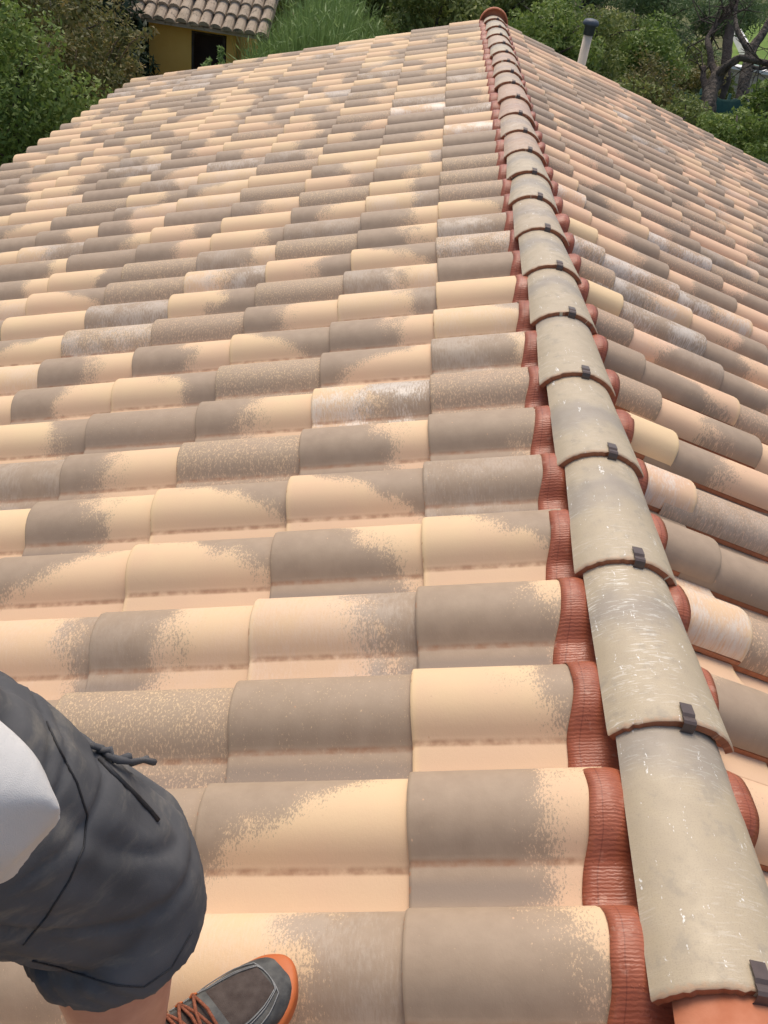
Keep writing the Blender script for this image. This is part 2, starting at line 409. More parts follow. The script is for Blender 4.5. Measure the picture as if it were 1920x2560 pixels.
# ---------------------------------------------------------------- flashing under the caps
def roll_height(side, y):
    """height of the tiled surface above the crest plane at position y"""
    if side < 0: k = math.ceil((y-.066)/W); u = k*W - y
    else: k = math.floor((y-YR+.066)/WR); u = y - YR - k*WR
    best = -.064
    for j in range(NP-1):
        (u0,n0),(u1,n1) = PROF[j], PROF[j+1]
        if u0 <= u <= u1: return n0 + (n1-n0)*(u-u0)/(u1-u0)
    return best
for side in (-1, 1):
    ys = np.arange(-1.9, 8.58 if side < 0 else 8.42, .005); NS = 12
    V=[];F=[];loc=[];suv=[]
    hs = np.array([roll_height(side, y) for y in ys])
    hs = np.max([np.roll(hs, q) for q in (-1,0)], axis=0)
    ker = np.exp(-np.linspace(-2,2,7)**2); ker /= ker.sum(); hs = np.convolve(np.pad(hs, 3, 'edge'), ker, 'valid')
    for a, y in enumerate(ys):
        wob = .010*mnoise.noise(Vector((y*3.1, side*5, 0))) + .004*mnoise.noise(Vector((y*17, 2, side)))
        # the hem follows the rolls: pulled in over crests, sagging into pans
        edge = (.158 if side < 0 else .136) + wob + (-.010*(1+hs[a]/.064) + .010)
        if side > 0: edge += -.002*(1+hs[a]/.064) - .010
        else: edge += -.016*(1+hs[a]/.064)
        for j in range(NS):
            q = j/(NS-1); s = .01 + (edge-.01)*q
            n = hs[a]*(.55+.45*min(1, q*1.6)) + .0028 + .0014*mnoise.noise(Vector((y*30, s*40, side)))*(1 if q > .3 else .3)
            n -= .0145*(1-0)*(AL-s if side<0 else AR-s)/L*.9
            w_s = min(1, max(0, (s-.068)/.042)); n -= .020*(1 - w_s*w_s*(3-2*w_s))
            if j == NS-1: n -= .0015
            V.append(slope_pt(side, s, y, n)); loc.append((s, y, side*3)); suv.append((q, 0, 0))
    for a in range(len(ys)-1):
        for j in range(NS-1):
            b = a*NS+j; f = (b, b+1, b+NS+1, b+NS); F.append(f if side > 0 else f[::-1])
    me = pymesh('flashing', V, F); vattr(me, 'loc', loc); vattr(me, 'su', suv); me.materials.append(FLASH)
    o = child('ridge_flashing', me, None, house, label='terracotta red ribbed flashing strip moulded over the rolls')
    md = o.modifiers.new('thick', 'SOLIDIFY'); md.thickness = .0016; md.offset = -1
# ---------------------------------------------------------------- ridge tiles with clips
CAPS = [(.016,-1.70),(.016,-1.29),(.015,-.89),(.013,-.485),(.011,-.079),(.008,.338),(.002,.742),(.002,1.136),(-.010,1.530),(-.009,1.926),(-.011,2.318),(-.017,2.701),(-.017,3.094),(-.012,3.461),(-.010,3.839),(-.009,4.224),(-.008,4.621),(.004,5.06),(.001,5.48),(.006,5.852),(.003,6.233),(.006,6.62),(.002,7.008),(-.001,7.421),(.004,7.866),(.004,8.30),(.004,8.60)]
CAPS = [(x, y - .0053*(y+.65)/1.03) for x, y in CAPS]
def cap_geo(x0, y0, x1, y1, z, length, seed, mixa, thick=.0150, mess=True):
    """x0,y0: lip centre; x1,y1: centre of the next lip uphill; narrow far end slides under that one"""
    r = random.Random(seed)
    d = Vector((x1-x0, y1-y0, 0)).normalized(); sd = Vector((d.y, -d.x, 0))
    NA, NSs = 30, 9
    st = [0, .0018, .012] + [length*q for q in (.15,.3,.45,.6,.8,1.0)]
    V=[];loc=[];su=[];F=[];sm=[]
    yaw = r.uniform(-.018,.018); roll = r.uniform(-.05,.05)
    oy, ox = r.uniform(0,50), r.uniform(0,50)
    def put(si, a, inner, cut):
        s = st[si]; q = s/length
        hw = .104 - .022*q; hh = .052 - .017*q
        Rr = (hw*hw+hh*hh)/(2*hh); am = math.asin(min(1, hw/Rr))
        al = -am + 2*am*a/(NA-1)
        rr = Rr - (thick if inner else 0) - (.0028 if (si == 0 and not inner) else .0006 if si == 1 and not inner else 0)
        e = 0
        if mess and si == 0: e = .0035*mnoise.noise(Vector((a*.9, seed, 0)))+.002*mnoise.noise(Vector((a*2.7, seed, 4)))
        skirt = abs(a-(NA-1)/2)/((NA-1)/2); 
        jag = (.002*mnoise.noise(Vector((s*60, a, seed+5))) if a in (0, NA-1) else 0)
        wx = rr*math.sin(al+roll*(1-q)); wz = z - .0165*q - Rr + rr*math.cos(al) - jag
        wz -= .003*max(0, skirt-.8)/.2
        p = Vector((x0, y0, 0)) + d*(s+e) + sd*(wx + yaw*s)
        V.append((p.x, p.y, wz)); loc.append((ox+s, oy+al*Rr, seed*.7)); su.append((q, al*Rr, 1. if cut else 0.))
    for si in range(NSs):
        for a in range(NA): put(si, a, False, False)
    b0 = len(V)
    for a in range(NA): put(0, a, False, True)
    b1 = len(V)
    for si in range(NSs):
        for a in range(NA): put(si, a, True, True)
    e0 = len(V)
    for si in range(NSs):
        for a in (0, NA-1): put(si, a, False, True)
    for i in range(NSs-1):
        for a in range(NA-1):
            b = i*NA+a; F.append((b, b+1, b+NA+1, b+NA)); sm.append(True)
            b += b1; F.append((b, b+NA, b+NA+1, b+1)); sm.append(True)
    for a in range(NA-1): F.append((b0+a, b1+a, b1+a+1, b0+a+1)); sm.append(False)
    for i in range(NSs-1):
        F.append((e0+2*i, e0+2*i+2, b1+(i+1)*NA, b1+i*NA)); sm.append(False)
        F.append((e0+2*i+1, b1+i*NA+NA-1, b1+(i+1)*NA+NA-1, e0+2*i+3)); sm.append(False)
    n = len(V)
    me = pymesh('ridge_tile', V, F, sm); vattr(me,'loc',loc); vattr(me,'su',su); vattr(me,'mixa',[mixa]*n); return me
def clip_geo(x, y, z, ang):
    """bent strip: flat tongue on the tile, step down over the lip, hook underneath"""
    w = .0105; t = .0017
    path = [(.036,.0030),(.018,.0048),(.013,.0052),(.008,.0022),(.003,.0040),(-.002,.0040),(-.0065,.0015),(-.0085,-.005),(-.009,-.013),(-.0070,-.0175),(.004,-.0190)]
    V=[];F=[]
    for k,(py,pz) in enumerate(path):
        for sx in (-1,1):
            for o in (0,1):
                V.append((sx*w*(1 if k else .96), py + (.0 if o==0 else -.0004), pz - o*t))
    for k in range(len(path)-1):
        b=k*4
        F += [(b,b+2,b+6,b+4),(b+1,b+5,b+7,b+3),(b,b+4,b+5,b+1),(b+2,b+3,b+7,b+6)]
    F += [(0,1,3,2)]; e=(len(path)-1)*4; F += [(e,e+2,e+3,e+1)]
    Rm = Matrix.Rotation(ang,3,'Y')
    V = [Rm @ Vector(v) for v in V]
    return pymesh('clip', [(v.x+x, v.y+y, v.z+z) for v in V], F, False)
for m in range(len(CAPS)-1):
    x0,y0 = CAPS[m]; x1,y1 = CAPS[m+1]
    r = random.Random(m*13+5)
    z = .0122 + r.uniform(-.0008,.0008)
    pale = {5:(.9,0,.9),4:(-1,0,1.),3:(1.0,0,.35)}
    mixa = (r.choice([.35,.5,.6,.75,1.5]), 0. if r.random()<.55 else r.uniform(.3,.8), r.choice([.2,.5,1.]))
    T = m-4    # index of the photograph's bottom-most clip
    over = {-1+0:None, 0:(.85,0,.35), 1:(.62,0,1.), 2:(.55,0,.35), 3:(.42,0,.15), 4:(.9,0,.5), 5:(.55,0,.3), 6:(.55,0,.4), 7:(.5,.1,.5), 8:(.5,0,.6), 9:(.6,0,.3),10:(.6,.6,.2),12:(.4,.8,.2),14:(.5,.3,.2),16:(.4,.7,.1)}
    if over.get(T): mixa = over[T]
    me = cap_geo(x0,y0,x1,y1,z, min(.462,(y1-y0)+.062), m+3, mixa)
    me.materials.append(CLAYNEW if m <= 3 else CAP)
    o = child('ridge_tile', me, None, house)
    if m == 3: o['label'] = 'bare terracotta ridge tile without grey glaze'
    if m >= 4 - 1:
        dx = r.uniform(-.003,.003) + .0115
        zz = z + .0004 - dx*dx/(2*.12)
        c = clip_geo(x0+dx, y0, zz, dx/.12)
        child('clip', c, CLIP, o)
# round end disc
def ring_disc(yc, zc, R_, r_, xc=0):
    V=[];F=[]; n=40; a0=-.25; a1=math.pi+.25
    prof=[(r_,0),(r_,.05),(R_-.006,.054),(R_,.048),(R_,.004),(R_-.006,-.002),(r_+.004,-.002)]
    for i in range(n+1):
        a=a0+(a1-a0)*i/n
        for rr,yy in prof: V.append((xc+rr*math.cos(a), yc+yy, zc+rr*math.sin(a)))
    P=len(prof)
    for i in range(n):
        for k in range(P): F.append((i*P+k,(i+1)*P+k,(i+1)*P+(k+1)%P,i*P+(k+1)%P))
    # back plate
    b=len(V); V.append((xc,yc+.05,zc)); 
    for i in range(n): F.append((b,(i+1)*P+1,i*P+1))
    return V,F
V,F = ring_disc(8.48,-.064,.129,.117,-.002)
child('ridge_end_disc', pymesh('ridge_end_disc',V,F,False), CLAYNEW, house)
# structure of the house under the tiles
bm = bmesh.new()
for side in (-1,1):
    smax = (AL+9*L if side<0 else AR+11*L) - .06
    P = [slope_pt(side, s, y, n) for s in (0.03, smax) for y in (-1.95, 8.46) for n in (-.098,-.125)]
    vs = [bm.verts.new(p) for p in P]
    for f in ((0,1,3,2),(4,6,7,5),(0,4,5,1),(2,3,7,6),(0,2,6,4),(1,5,7,3)): bm.faces.new([vs[i] for i in f])
child('roof_deck', bm_mesh('roof_deck', bm), WOODM, house)
bm = bmesh.new()
xl, xr, ya, yb = -(AL+9*L)*CT+.45, (AR+11*L)*CT-.45, -1.85, 8.30
for x0_,x1_,y0_,y1_ in ((xl,xl+.25,ya,yb),(xr-.25,xr,ya,yb)):
    add_box(bm, ((x0_+x1_)/2,(y0_+y1_)/2,-4.02/2-.58), (.25,y1_-y0_,4.02-1.14))
for yy in (ya, yb-.25):
    pr_ = [(xl+.255,-4.05),(xr-.255,-4.05),(xr-.255,-(xr-.25)*ST/CT-.16),(0,-.16),(xl+.255,(xl+.25)*ST/CT-.16)]
    va=[bm.verts.new((x,yy,z)) for x,z in pr_]; vb=[bm.verts.new((x,yy+.25,z)) for x,z in pr_]
    bm.faces.new(va); bm.faces.new(vb[::-1])
    for i in range(5): bm.faces.new((va[i],va[(i+1)%5],vb[(i+1)%5],vb[i]))
child('wall', bm_mesh('wall', bm), PLASTER, house)
# ---------------------------------------------------------------- ground and far setting
GZ = -4.0
def mat_ground():
    g = NT('grassy_earth'); l = g.wpos()
    n = g.noise(l, .35, 5, .6); n2 = g.noise(l, 3.5, 4, .7)
    c = g.mix(g.lin(n, .35, .65), (.060, .085, .030), (.17, .155, .075))
    c = g.mix(g.lin(n2, .35, .7, 0., .6), c, (.045, .065, .022))
    g.bump(n2, .6, .06); return g.out(c, .95, .1)
GROUND = mat_ground()
def sheet(name, pts, z, mat):
    me = pymesh(name, [(x,y,z) for x,y in pts], [tuple(range(len(pts)))], False); me.materials.append(mat)
    o = link(name, me); o['kind'] = 'structure'; return o
sheet('ground', [(-260,-120),(300,-120),(300,420),(-260,420)], GZ, GROUND)
LAWN = simple('mown_lawn', (.10,.17,.035), (.17,.24,.06), .8, .95, .5, 30, .02, .1, detail=6)
PATH = simple('dry_path', (.30,.25,.13), (.40,.34,.19), 1.2, .95, .3, 20, .02, .1)
def gpt(px, z=GZ):
    v = ray(px); k = (z-C0[2])/v[2]; return (C0[0]+v[0]*k, C0[1]+v[1]*k)
sheet('lawn', [(7.2,26.4),(26,22),(44,54),(17,62),(12.6,44)], GZ+.01, LAWN)
sheet('path', [(6.2,34),(8.3,34),(10.5,54),(7.5,56)], GZ+.006, PATH)

def leaf_arrays(cent, rad, n, size, seed, shell=.55, up=.25, aspect=.42, droop=0., stretch=None):
    """n leaves scattered through ellipsoidal clumps; returns verts, hue values"""
    R = np.random.RandomState(seed); cent = np.array(cent, float); rad = np.array(rad, float)
    if rad.ndim == 1: rad = np.repeat(rad[:,None], 3, 1)
    w = (rad.prod(1))**(2/3); w /= w.sum(); idx = R.choice(len(cent), n, p=w)
    d = R.normal(size=(n,3)); d /= np.linalg.norm(d,axis=1)[:,None]
    r = np.where(R.rand(n) < shell, .82 + .25*R.rand(n), R.rand(n)**.5)
    P = cent[idx] + d*r[:,None]*rad[idx]
    nrm = d*.7 + R.normal(size=(n,3))*.75; nrm[:,2] += up; nrm /= np.linalg.norm(nrm,axis=1)[:,None]
    t = np.cross(nrm, R.normal(size=(n,3))); t[:,2] -= droop; t -= nrm*np.sum(t*nrm,1)[:,None]; t /= np.linalg.norm(t,axis=1)[:,None]
    b = np.cross(nrm, t); sz = size*(.6+.8*R.rand(n))[:,None]
    V = np.stack([P - t*sz*.5, P + b*sz*aspect*.5 - nrm*sz*.08, P + t*sz*.5, P - b*sz*aspect*.5 - nrm*sz*.08], 1)
    hue = np.clip(R.rand(len(cent))[idx]*.45 + R.rand(n)*.6 - .03, 0, 1)
    return V.reshape(-1,3), hue
def leaf_mesh(name, V, hue):
    n = len(V)//4; me = bpy.data.meshes.new(name)
    me.vertices.add(4*n); me.vertices.foreach_set('co', V.astype(np.float32).ravel())
    me.loops.add(4*n); me.loops.foreach_set('vertex_index', np.arange(4*n, dtype=np.int32))
    me.polygons.add(n); me.polygons.foreach_set('loop_start', np.arange(0,4*n,4,dtype=np.int32))
    try: me.polygons.foreach_set('loop_total', np.full(n,4,dtype=np.int32))
    except Exception: pass
    me.update(calc_edges=True); me.validate()
    h = np.repeat(hue, 4); a = np.stack([h, h*0, h*0], 1); vattr(me, 'lf', a); return me
LG = mat_leaf('mid_green_leaves', [(.09,.12,.030),(.16,.20,.052),(.28,.30,.09)])
LB = mat_leaf('bright_green_leaves', [(.09,.145,.030),(.165,.235,.050),(.28,.34,.09)])
LO = mat_leaf('olive_bronze_leaves', [(.07,.085,.026),(.15,.15,.045),(.28,.20,.07)])
LD = mat_leaf('dark_conifer_needles', [(.016,.030,.012),(.026,.048,.018),(.045,.070,.026)], trans=.15)
LP = mat_leaf('pale_pine_needles', [(.065,.115,.042),(.11,.17,.065),(.17,.23,.10)])
LR = mat_leaf('tall_reed_green', [(.13,.20,.055),(.20,.30,.09),(.30,.40,.15)])

def limb_set(base, top, r0, nb, reach, seed, spread=1.0):
    """tapered trunk with limbs that climb into the crown"""
    r = random.Random(seed); g = Geo(); base = Vector(base); top = Vector(top)
    pts = [base.lerp(top, q) + Vector((r.uniform(-.06,.06), r.uniform(-.06,.06), 0))*(q > 0) for q in (0,.15,.35,.6,.85,1)]
    g.add(tube(pts, [r0*1.25, r0, r0*.85, r0*.65, r0*.4, r0*.15], 8))
    for k in range(nb):
        q = r.uniform(.35,.95); p = base.lerp(top, q); a = r.uniform(0, 2*math.pi); ln = reach*r.uniform(.6,1.1)
        e = p + Vector((math.cos(a)*ln*spread, math.sin(a)*ln*spread, ln*r.uniform(.2,.7)))
        m = p.lerp(e,.5) + Vector((r.uniform(-.1,.1),r.uniform(-.1,.1),r.uniform(-.05,.12)))*ln
        g.add(tube([p, m, e], [r0*.38, r0*.24, r0*.06], 6))
    return g
def tree(name, label, cat, px, depth, R3, mat, n, size, seed, nclump=26, group='trees and bushes around the house', shell=.5, aspect=.45, bark=None, stem_r=.07, clump=.34, ground=True, droop=0.):
    c = at(px, depth); r = random.Random(seed)
    t = thing(name, label, cat, (c.x, c.y, GZ), group)
    cs=[]; rs=[]
    for k in range(nclump):
        d = Vector((r.gauss(0,1), r.gauss(0,1), r.gauss(0,1))).normalized()*(r.random()**.33)*.78
        cs.append((c.x+d.x*R3[0], c.y+d.y*R3[1], c.z+d.z*R3[2])); q = clump*r.uniform(.65,1.25)
        rs.append((q*R3[0], q*R3[1], q*R3[2]*.85))
    # skirt: lower foliage down to the ground so nothing floats
    if ground:
        for k in range(int(nclump*.6)):
            a = r.uniform(0,2*math.pi); q = r.uniform(.2,.8); zz = r.uniform(GZ+.4, c.z-R3[2]*.5)
            cs.append((c.x+math.cos(a)*R3[0]*q, c.y+math.sin(a)*R3[1]*q, zz)); rs.append((R3[0]*.4, R3[1]*.4, .45))
    V, h = leaf_arrays(cs, rs, n, size, seed, shell=shell, aspect=aspect, droop=droop)
    child('crown', leaf_mesh('crown', V, h), mat, t)
    g = limb_set((c.x,c.y,GZ-.1), (c.x+r.uniform(-.1,.1),c.y,c.z+R3[2]*.6), stem_r, 12, max(R3[0],R3[1])*.8, seed)
    child('trunk', g.mesh('trunk'), bark or BARK, t)
    return t
def conifer(label, px_top, depth, rbase, seed, n=9000, mat=None, size=.16):
    p = at(px_top, depth); r = random.Random(seed); t = thing('cypress_tree', label, 'tree', (p.x,p.y,GZ), 'trees and bushes around the house')
    cs=[];rs=[]; H = p.z-GZ
    for k in range(70):
        q = (k+.5)/70; z = GZ + .3 + q*(H-.3); rr = rbase*(1-q)**.55*(.9); a = k*2.4
        cs.append((p.x+math.cos(a)*rr*.62, p.y+math.sin(a)*rr*.62, z)); rs.append((rr*.45+.05, rr*.45+.05, .30))
    V,h = leaf_arrays(cs, rs, n, size, seed, shell=.7, up=.9, aspect=.25, droop=-1.2)
    child('crown', leaf_mesh('crown',V,h), mat or LD, t)
    child('trunk', pymesh('trunk', *tube([(p.x,p.y,GZ-.1),(p.x,p.y,p.z-.4)],[.12,.03],8)), BARKD, t)

# left side
tree('bushy_tree','bright green leafy bush filling the left edge beyond the eave','bush',(40,300),8.6,(.95,.9,1.0),LB,26000,.058,1)
tree('bushy_tree','tall mid green bush in the top left corner','bush',(0,40),9.6,(1.2,1.0,1.1),LO,22000,.065,2)
tree('bronze_shrub','olive shrub with bronze leaf tips and arching sprigs beside the cypress','shrub',(195,225),9.4,(.56,.6,.68),LO,13000,.055,3,bark=TWIG,stem_r=.03,clump=.30)
tree('bronze_shrub','smaller yellowish shrub just left of the ochre shed','shrub',(285,185),10.5,(.34,.4,.36),LO,3500,.065,4,nclump=14,bark=TWIG,stem_r=.03)
tree('bushy_tree','olive green leafy tree behind the left bushes','tree',(120,120),11.5,(1.1,1.0,1.0),LO,18000,.065,5)
conifer('dark cypress behind the bronze shrub, widest of the three', (215,-330), 14.0, 1.25, 6)
conifer('dark cypress directly left of the shed wall', (305,-300), 15.5, .95, 7)
conifer('dark cypress in the far top left', (90,-340), 16.5, 1.3, 8)
# arching sprigs reaching out of the bronze shrub
def sprig_plant(label, px0, px1, depth, seed, n, mat=LO, name='leafy_sprig'):
    r = random.Random(seed); a = at(px0, depth); t = thing(name, label, 'plant', (a.x,a.y,GZ), 'leafy sprigs in front of the shed')
    g = Geo(); cs=[]
    for k in range(n):
        e = at((px1[0]+r.uniform(-30,30), px1[1]+r.uniform(-30,40)), depth+r.uniform(-.4,.4)); b = Vector((a.x+r.uniform(-.1,.1), a.y+r.uniform(-.1,.1), a.z if a.z < e.z else e.z-.5))
        m = b.lerp(e,.55)+Vector((0,0,.10)); g.add(tube([b,m,e],[.010,.007,.003],5))
        for q in np.linspace(.15,1,12): cs.append(tuple((b.lerp(m,q*2) if q<.5 else m.lerp(e,q*2-1)) + Vector((0,0,0))))
    g.add(tube([(a.x,a.y,GZ-.05),(a.x,a.y,a.z)],[.03,.012],6))
    V,h = leaf_arrays(cs,[.05]*len(cs), n*110, .065, seed, aspect=.4)
    child('leaves', leaf_mesh('leaves',V,h), mat, t); child('stem', g.mesh('stem'), TWIG, t)
sprig_plant('long yellow tipped sprig arching right in front of the ochre wall',(250,190),(352,100),9.6,31,5)
sprig_plant('long thin sprig arching across the dark cypress',(150,70),(250,10),9.8,32,4)
sprig_plant('slender weed standing in front of the shed doorway',(500,240),(520,135),13.5,33,3,LR,'tall_weed')
sprig_plant('small weed at the right jamb of the shed doorway',(545,230),(552,140),13.8,34,3,LR,'tall_weed')

# ---- shed
OCHRE = simple('ochre_render', (.76,.42,.09), (.82,.50,.13), 2.2, .9, .5, 60, .006)
OLDT = None
def mat_oldtile():
    g = NT('weathered_barrel_tile'); l = g.wpos()
    n = g.noise(l, 2.6, 4, .7); v = g.vor(g.vmath('MULTIPLY', l, (5., 2.6, 1)), 1.0, out='Color')
    c = g.mix(g.lin(n,.3,.7), (.28,.22,.155), (.47,.38,.28))
    c = g.mix(g.lin(g.sep(v)[0], 0., 1., 0., .6), c, (.46,.36,.27))
    c = g.mix(g.sstep(g.noise(l, 14, 4), .55, .70, 0., .7), c, (.10,.085,.07))
    g.bump(g.noise(l, 30, 3), .5, .01); return g.out(c, .9, .2)
OLDT = mat_oldtile()
shed = thing('garden_shed','small ochre rendered shed with an old barrel tile roof and dark open doorway','shed',(-4.7,18,GZ))
X0s,X1s,Y0s,Y1s = -5.52,-3.96,17.0,19.6
bm = bmesh.new(); zt = -1.80; dx0,dx1 = -4.76,-4.13; dt = -1.93
add_box(bm, ((X0s+dx0)/2, Y0s+.08, (GZ+zt)/2), (dx0-X0s, .16, zt-GZ))
add_box(bm, ((dx1+X1s)/2, Y0s+.08, (GZ+zt)/2), (X1s-dx1, .16, zt-GZ))
add_box(bm, ((dx0+dx1)/2, Y0s+.08, (dt+zt)/2), (dx1-dx0-.004, .16, zt-dt))
add_box(bm, (X0s+.08, (Y0s+Y1s)/2+.081, (GZ+zt)/2), (.16, Y1s-Y0s-.16, zt-GZ))
add_box(bm, (X1s-.08, (Y0s+Y1s)/2+.081, (GZ+zt)/2), (.16, Y1s-Y0s-.16, zt-GZ))
add_box(bm, ((X0s+X1s)/2, Y1s+.081, (GZ+zt+.3)/2), (X1s-X0s, .16, zt+.3-GZ))
child('wall', bm_mesh('wall', bm), OCHRE, shed)
bm = bmesh.new(); add_box(bm, (dx1-.05, Y0s+.05, (GZ+dt)/2), (.05,.07,dt-GZ)); add_box(bm, (dx0+.02, Y0s+.05, (GZ+dt)/2), (.035,.07,dt-GZ)); add_box(bm, ((dx0+dx1)/2-.01, Y0s+.05, dt-.02), (dx1-dx0-.14,.07,.035))
bmd = bmesh.new(); add_box(bmd, ((dx0+dx1)/2, Y0s+.30, (GZ+dt)/2-.02), (dx1-dx0+.2,.05,dt-GZ)); child('doorway_shade', bm_mesh('doorway_shade', bmd), simple('doorway_shade_dark', (.020,.012,.010), (.035,.022,.018), 6, .8, .3, 40, .003), shed)  # near-black panel added to paint the shade inside the open doorway
child('door_frame', bm_mesh('door_frame', bm), BARKD, shed)
# barrel tile roof: rows of cover tiles in overlapping courses
V=[];F=[]; pitch=.2; x=X0s-.42; ncol=int((X1s+.75-x)/pitch); rp=math.radians(28); rnd2=random.Random(5)
NN=7
for c in range(ncol):
    xc = x + (c+.5)*pitch
    for k in range(9):
        s0 = k*.34 - (.0 if k else rnd2.uniform(0,.05)); s1 = s0+.40; jr = rnd2.uniform(-.012,.012); jz = rnd2.uniform(-.008,.012)
        for s,rr,lift in ((s0,.095,.030),(s0+.001,.082,.030),(s1,.075,.0)) if False else ((s0,.098,.035),(s1,.080,.002)):
            for a in range(NN):
                t_ = math.pi*a/(NN-1); X_ = xc+jr+rr*math.cos(t_); N_ = rr*.85*math.sin(t_)+lift+jz
                V.append((X_, 16.62 + s*math.cos(rp) - N_*math.sin(rp), -1.80 + s*math.sin(rp) + N_*math.cos(rp)))
        b=len(V)-2*NN
        for a in range(NN-1): F.append((b+a,b+a+1,b+NN+a+1,b+NN+a))
        F.append(tuple(b+a for a in range(NN))[::-1])
# channels below
b=len(V); V += [(x,16.66,-1.80),(x+ncol*pitch,16.66,-1.80),(x+ncol*pitch,16.66+3.2*math.cos(rp),-1.80+3.2*math.sin(rp)),(x,16.66+3.2*math.cos(rp),-1.80+3.2*math.sin(rp))]
V += [(v[0],v[1],v[2]-.05) for v in V[b:b+4]]
F += [(b,b+1,b+2,b+3),(b+4,b+7,b+6,b+5),(b,b+4,b+5,b+1),(b+1,b+5,b+6,b+2),(b+2,b+6,b+7,b+3),(b+3,b+7,b+4,b)]
child('roof', pymesh('roof',V,F,[True]*0 or False), OLDT, shed)

# ---- tall reeds
R = np.random.RandomState(3); n=30000
bx = R.uniform(-3.35,1.8,n); by = 15.0 + R.uniform(0,3.0,n) + .35*(bx+4)*.0
ht = 2.05 + .35*R.rand(n) + .25*np.sin(bx*2.1) + .20*np.sin(bx*5+1) - .28*(np.maximum(0,-bx-3.2)) + .10*(by-15)
ht = np.clip(ht, 1.2, 3.2) 
P = np.stack([bx,by,np.full(n,GZ)],1); lean = R.normal(size=(n,2))*.10
T = P + np.concatenate([lean*ht[:,None], ht[:,None]],1)
Mx = P*.45+T*.55; Mx[:,:2] -= lean*.25
wv = R.normal(size=(n,3)); wv[:,2]=0; wv/=np.linalg.norm(wv,axis=1)[:,None]; wv*=(.006+.007*R.rand(n))[:,None]
# upper blade and side leaves
V1 = np.stack([Mx-wv, Mx+wv, T+wv*.15, T-wv*.15],1)
q = R.rand(n,1)*.5+.5; B = P*(1-q)+T*q; dl = R.normal(size=(n,3))*.12; dl[:,2] = .05+.12*R.rand(n)
V2 = np.stack([B, B+dl*.5+wv*1.3, B+dl, B+dl*.5-wv*1.3],1)
V0 = np.stack([P-wv, P+wv, Mx+wv, Mx-wv],1)
VV = np.concatenate([V0,V1,V2]).reshape(-1,3); hh = np.tile(R.rand(n),3)
me = leaf_mesh('tall_reeds', VV, hh)
o = link('tall_reeds', me, LR); o['kind']='stuff'; o['label']='dense tall green reeds growing between the shed and the roof'; o['category']='reeds'

# centre back and right
tree('dark_tree','dark green tree behind the left part of the reeds','tree',(760,-10),21,(1.9,1.5,1.3),LG,14000,.13,41)
tree('dark_tree','dark green tree behind the shed roof','tree',(520,-120),24,(2.2,1.5,1.6),LG,11000,.15,42)
tree('dark_tree','dark green tree behind the reeds near the ridge end','tree',(930,0),19,(1.5,1.3,1.0),LG,14000,.12,43)
tree('dark_tree','deep green bush right behind the far ridge end','bush',(1090,40),15.5,(1.1,1.0,.75),LG,13000,.10,44)
tree('dark_tree','dark green tree just right of the ridge disc','tree',(1250,-10),18,(1.2,1.1,.9),LG,11000,.11,45)
tree('leafy_bush','leafy green bush between the ridge disc and the vent pipe','bush',(1370,110),13.6,(.85,.9,.78),LB,20000,.068,46)
tree('leafy_bush','leafy green bush just behind the vent pipe','bush',(1480,150),15.0,(.9,.9,.9),LG,18000,.072,47)
tree('leafy_bush','rounded bright green bush right of the vent pipe','bush',(1600,150),16.0,(.8,.9,.75),LB,17000,.072,48)
tree('pale_pine','pale feathery pine in the upper right, behind the bushes','tree',(1660,50),25,(1.9,1.6,1.2),LP,16000,.14,49,aspect=.2)
tree('pale_pine','smaller pale pine further back above the vent pipe','tree',(1600,-60),34,(2.6,2.0,1.5),LP,10000,.2,50,aspect=.22)
tree('leafy_bush','dark bush low behind the right verge, under the bright bush','bush',(1610,260),12.5,(.6,.7,.45),LG,11000,.062,51)
tree('leafy_bush','green bush at the foot of the gnarled trunk','bush',(1700,310),11.6,(.45,.6,.4),LG,11000,.058,52)
tree('leafy_bush','bright bush right of the gnarled trunk beside the green net','bush',(1850,350),10.8,(.6,.6,.42),LB,15000,.055,53)
tree('leafy_bush','loose green bush on the far right edge above the net','bush',(1905,250),13.2,(.45,.5,.35),LB,4500,.08,54)
tree('leafy_bush','olive bush in front of the stone wall','bush',(1700,215),17.0,(.8,.7,.7),LO,8000,.085,55)
tree('leafy_bush','dark bush behind the net, left of the stone wall','bush',(1765,190),18.5,(.8,.8,.75),LG,8000,.1,56)
tree('pale_pine','thin pine crown hanging in at the top right','tree',(1800,30),19,(.85,.8,.55),LP,3800,.13,57,aspect=.18,nclump=18,ground=False,stem_r=.05)
tree('dark_tree','tall dark green tree at the top above the vent pipe','tree',(1370,-60),25,(1.5,1.4,1.3),LG,10000,.14,58)
tree('leafy_bush','mid green bush left of the bright bush, above the verge','bush',(1560,110),19.0,(1.0,.9,.9),LG,10000,.1,59)

# twiggy half-bare shrub
a = at((1640,270), 12.8); t = thing('twiggy_shrub','half bare shrub with tangled grey brown twigs above the right verge','shrub',(a.x,a.y,GZ))
g = Geo(); r = random.Random(9); cs=[]
def branch(p, d, ln, rad, lev):
    m = p + d*ln*.5 + Vector((r.gauss(0,.06),r.gauss(0,.06),r.gauss(0,.06)))*ln; e = p + d*ln + Vector((r.gauss(0,.12),r.gauss(0,.12),r.gauss(0,.1)))*ln
    g.add(tube([p,m,e],[rad,rad*.8,rad*.55],5,False))
    if lev == 0: cs.append(tuple(e)); return
    for _ in range(3 if lev > 1 else 2):
        nd = (d + Vector((r.gauss(0,.5),r.gauss(0,.5),r.gauss(.05,.35)))).normalized(); branch(e if r.random()<.7 else m, nd, ln*.68, rad*.6, lev-1)
g.add(tube([(a.x,a.y,GZ-.1),(a.x,a.y,a.z-.5)],[.05,.035],6))
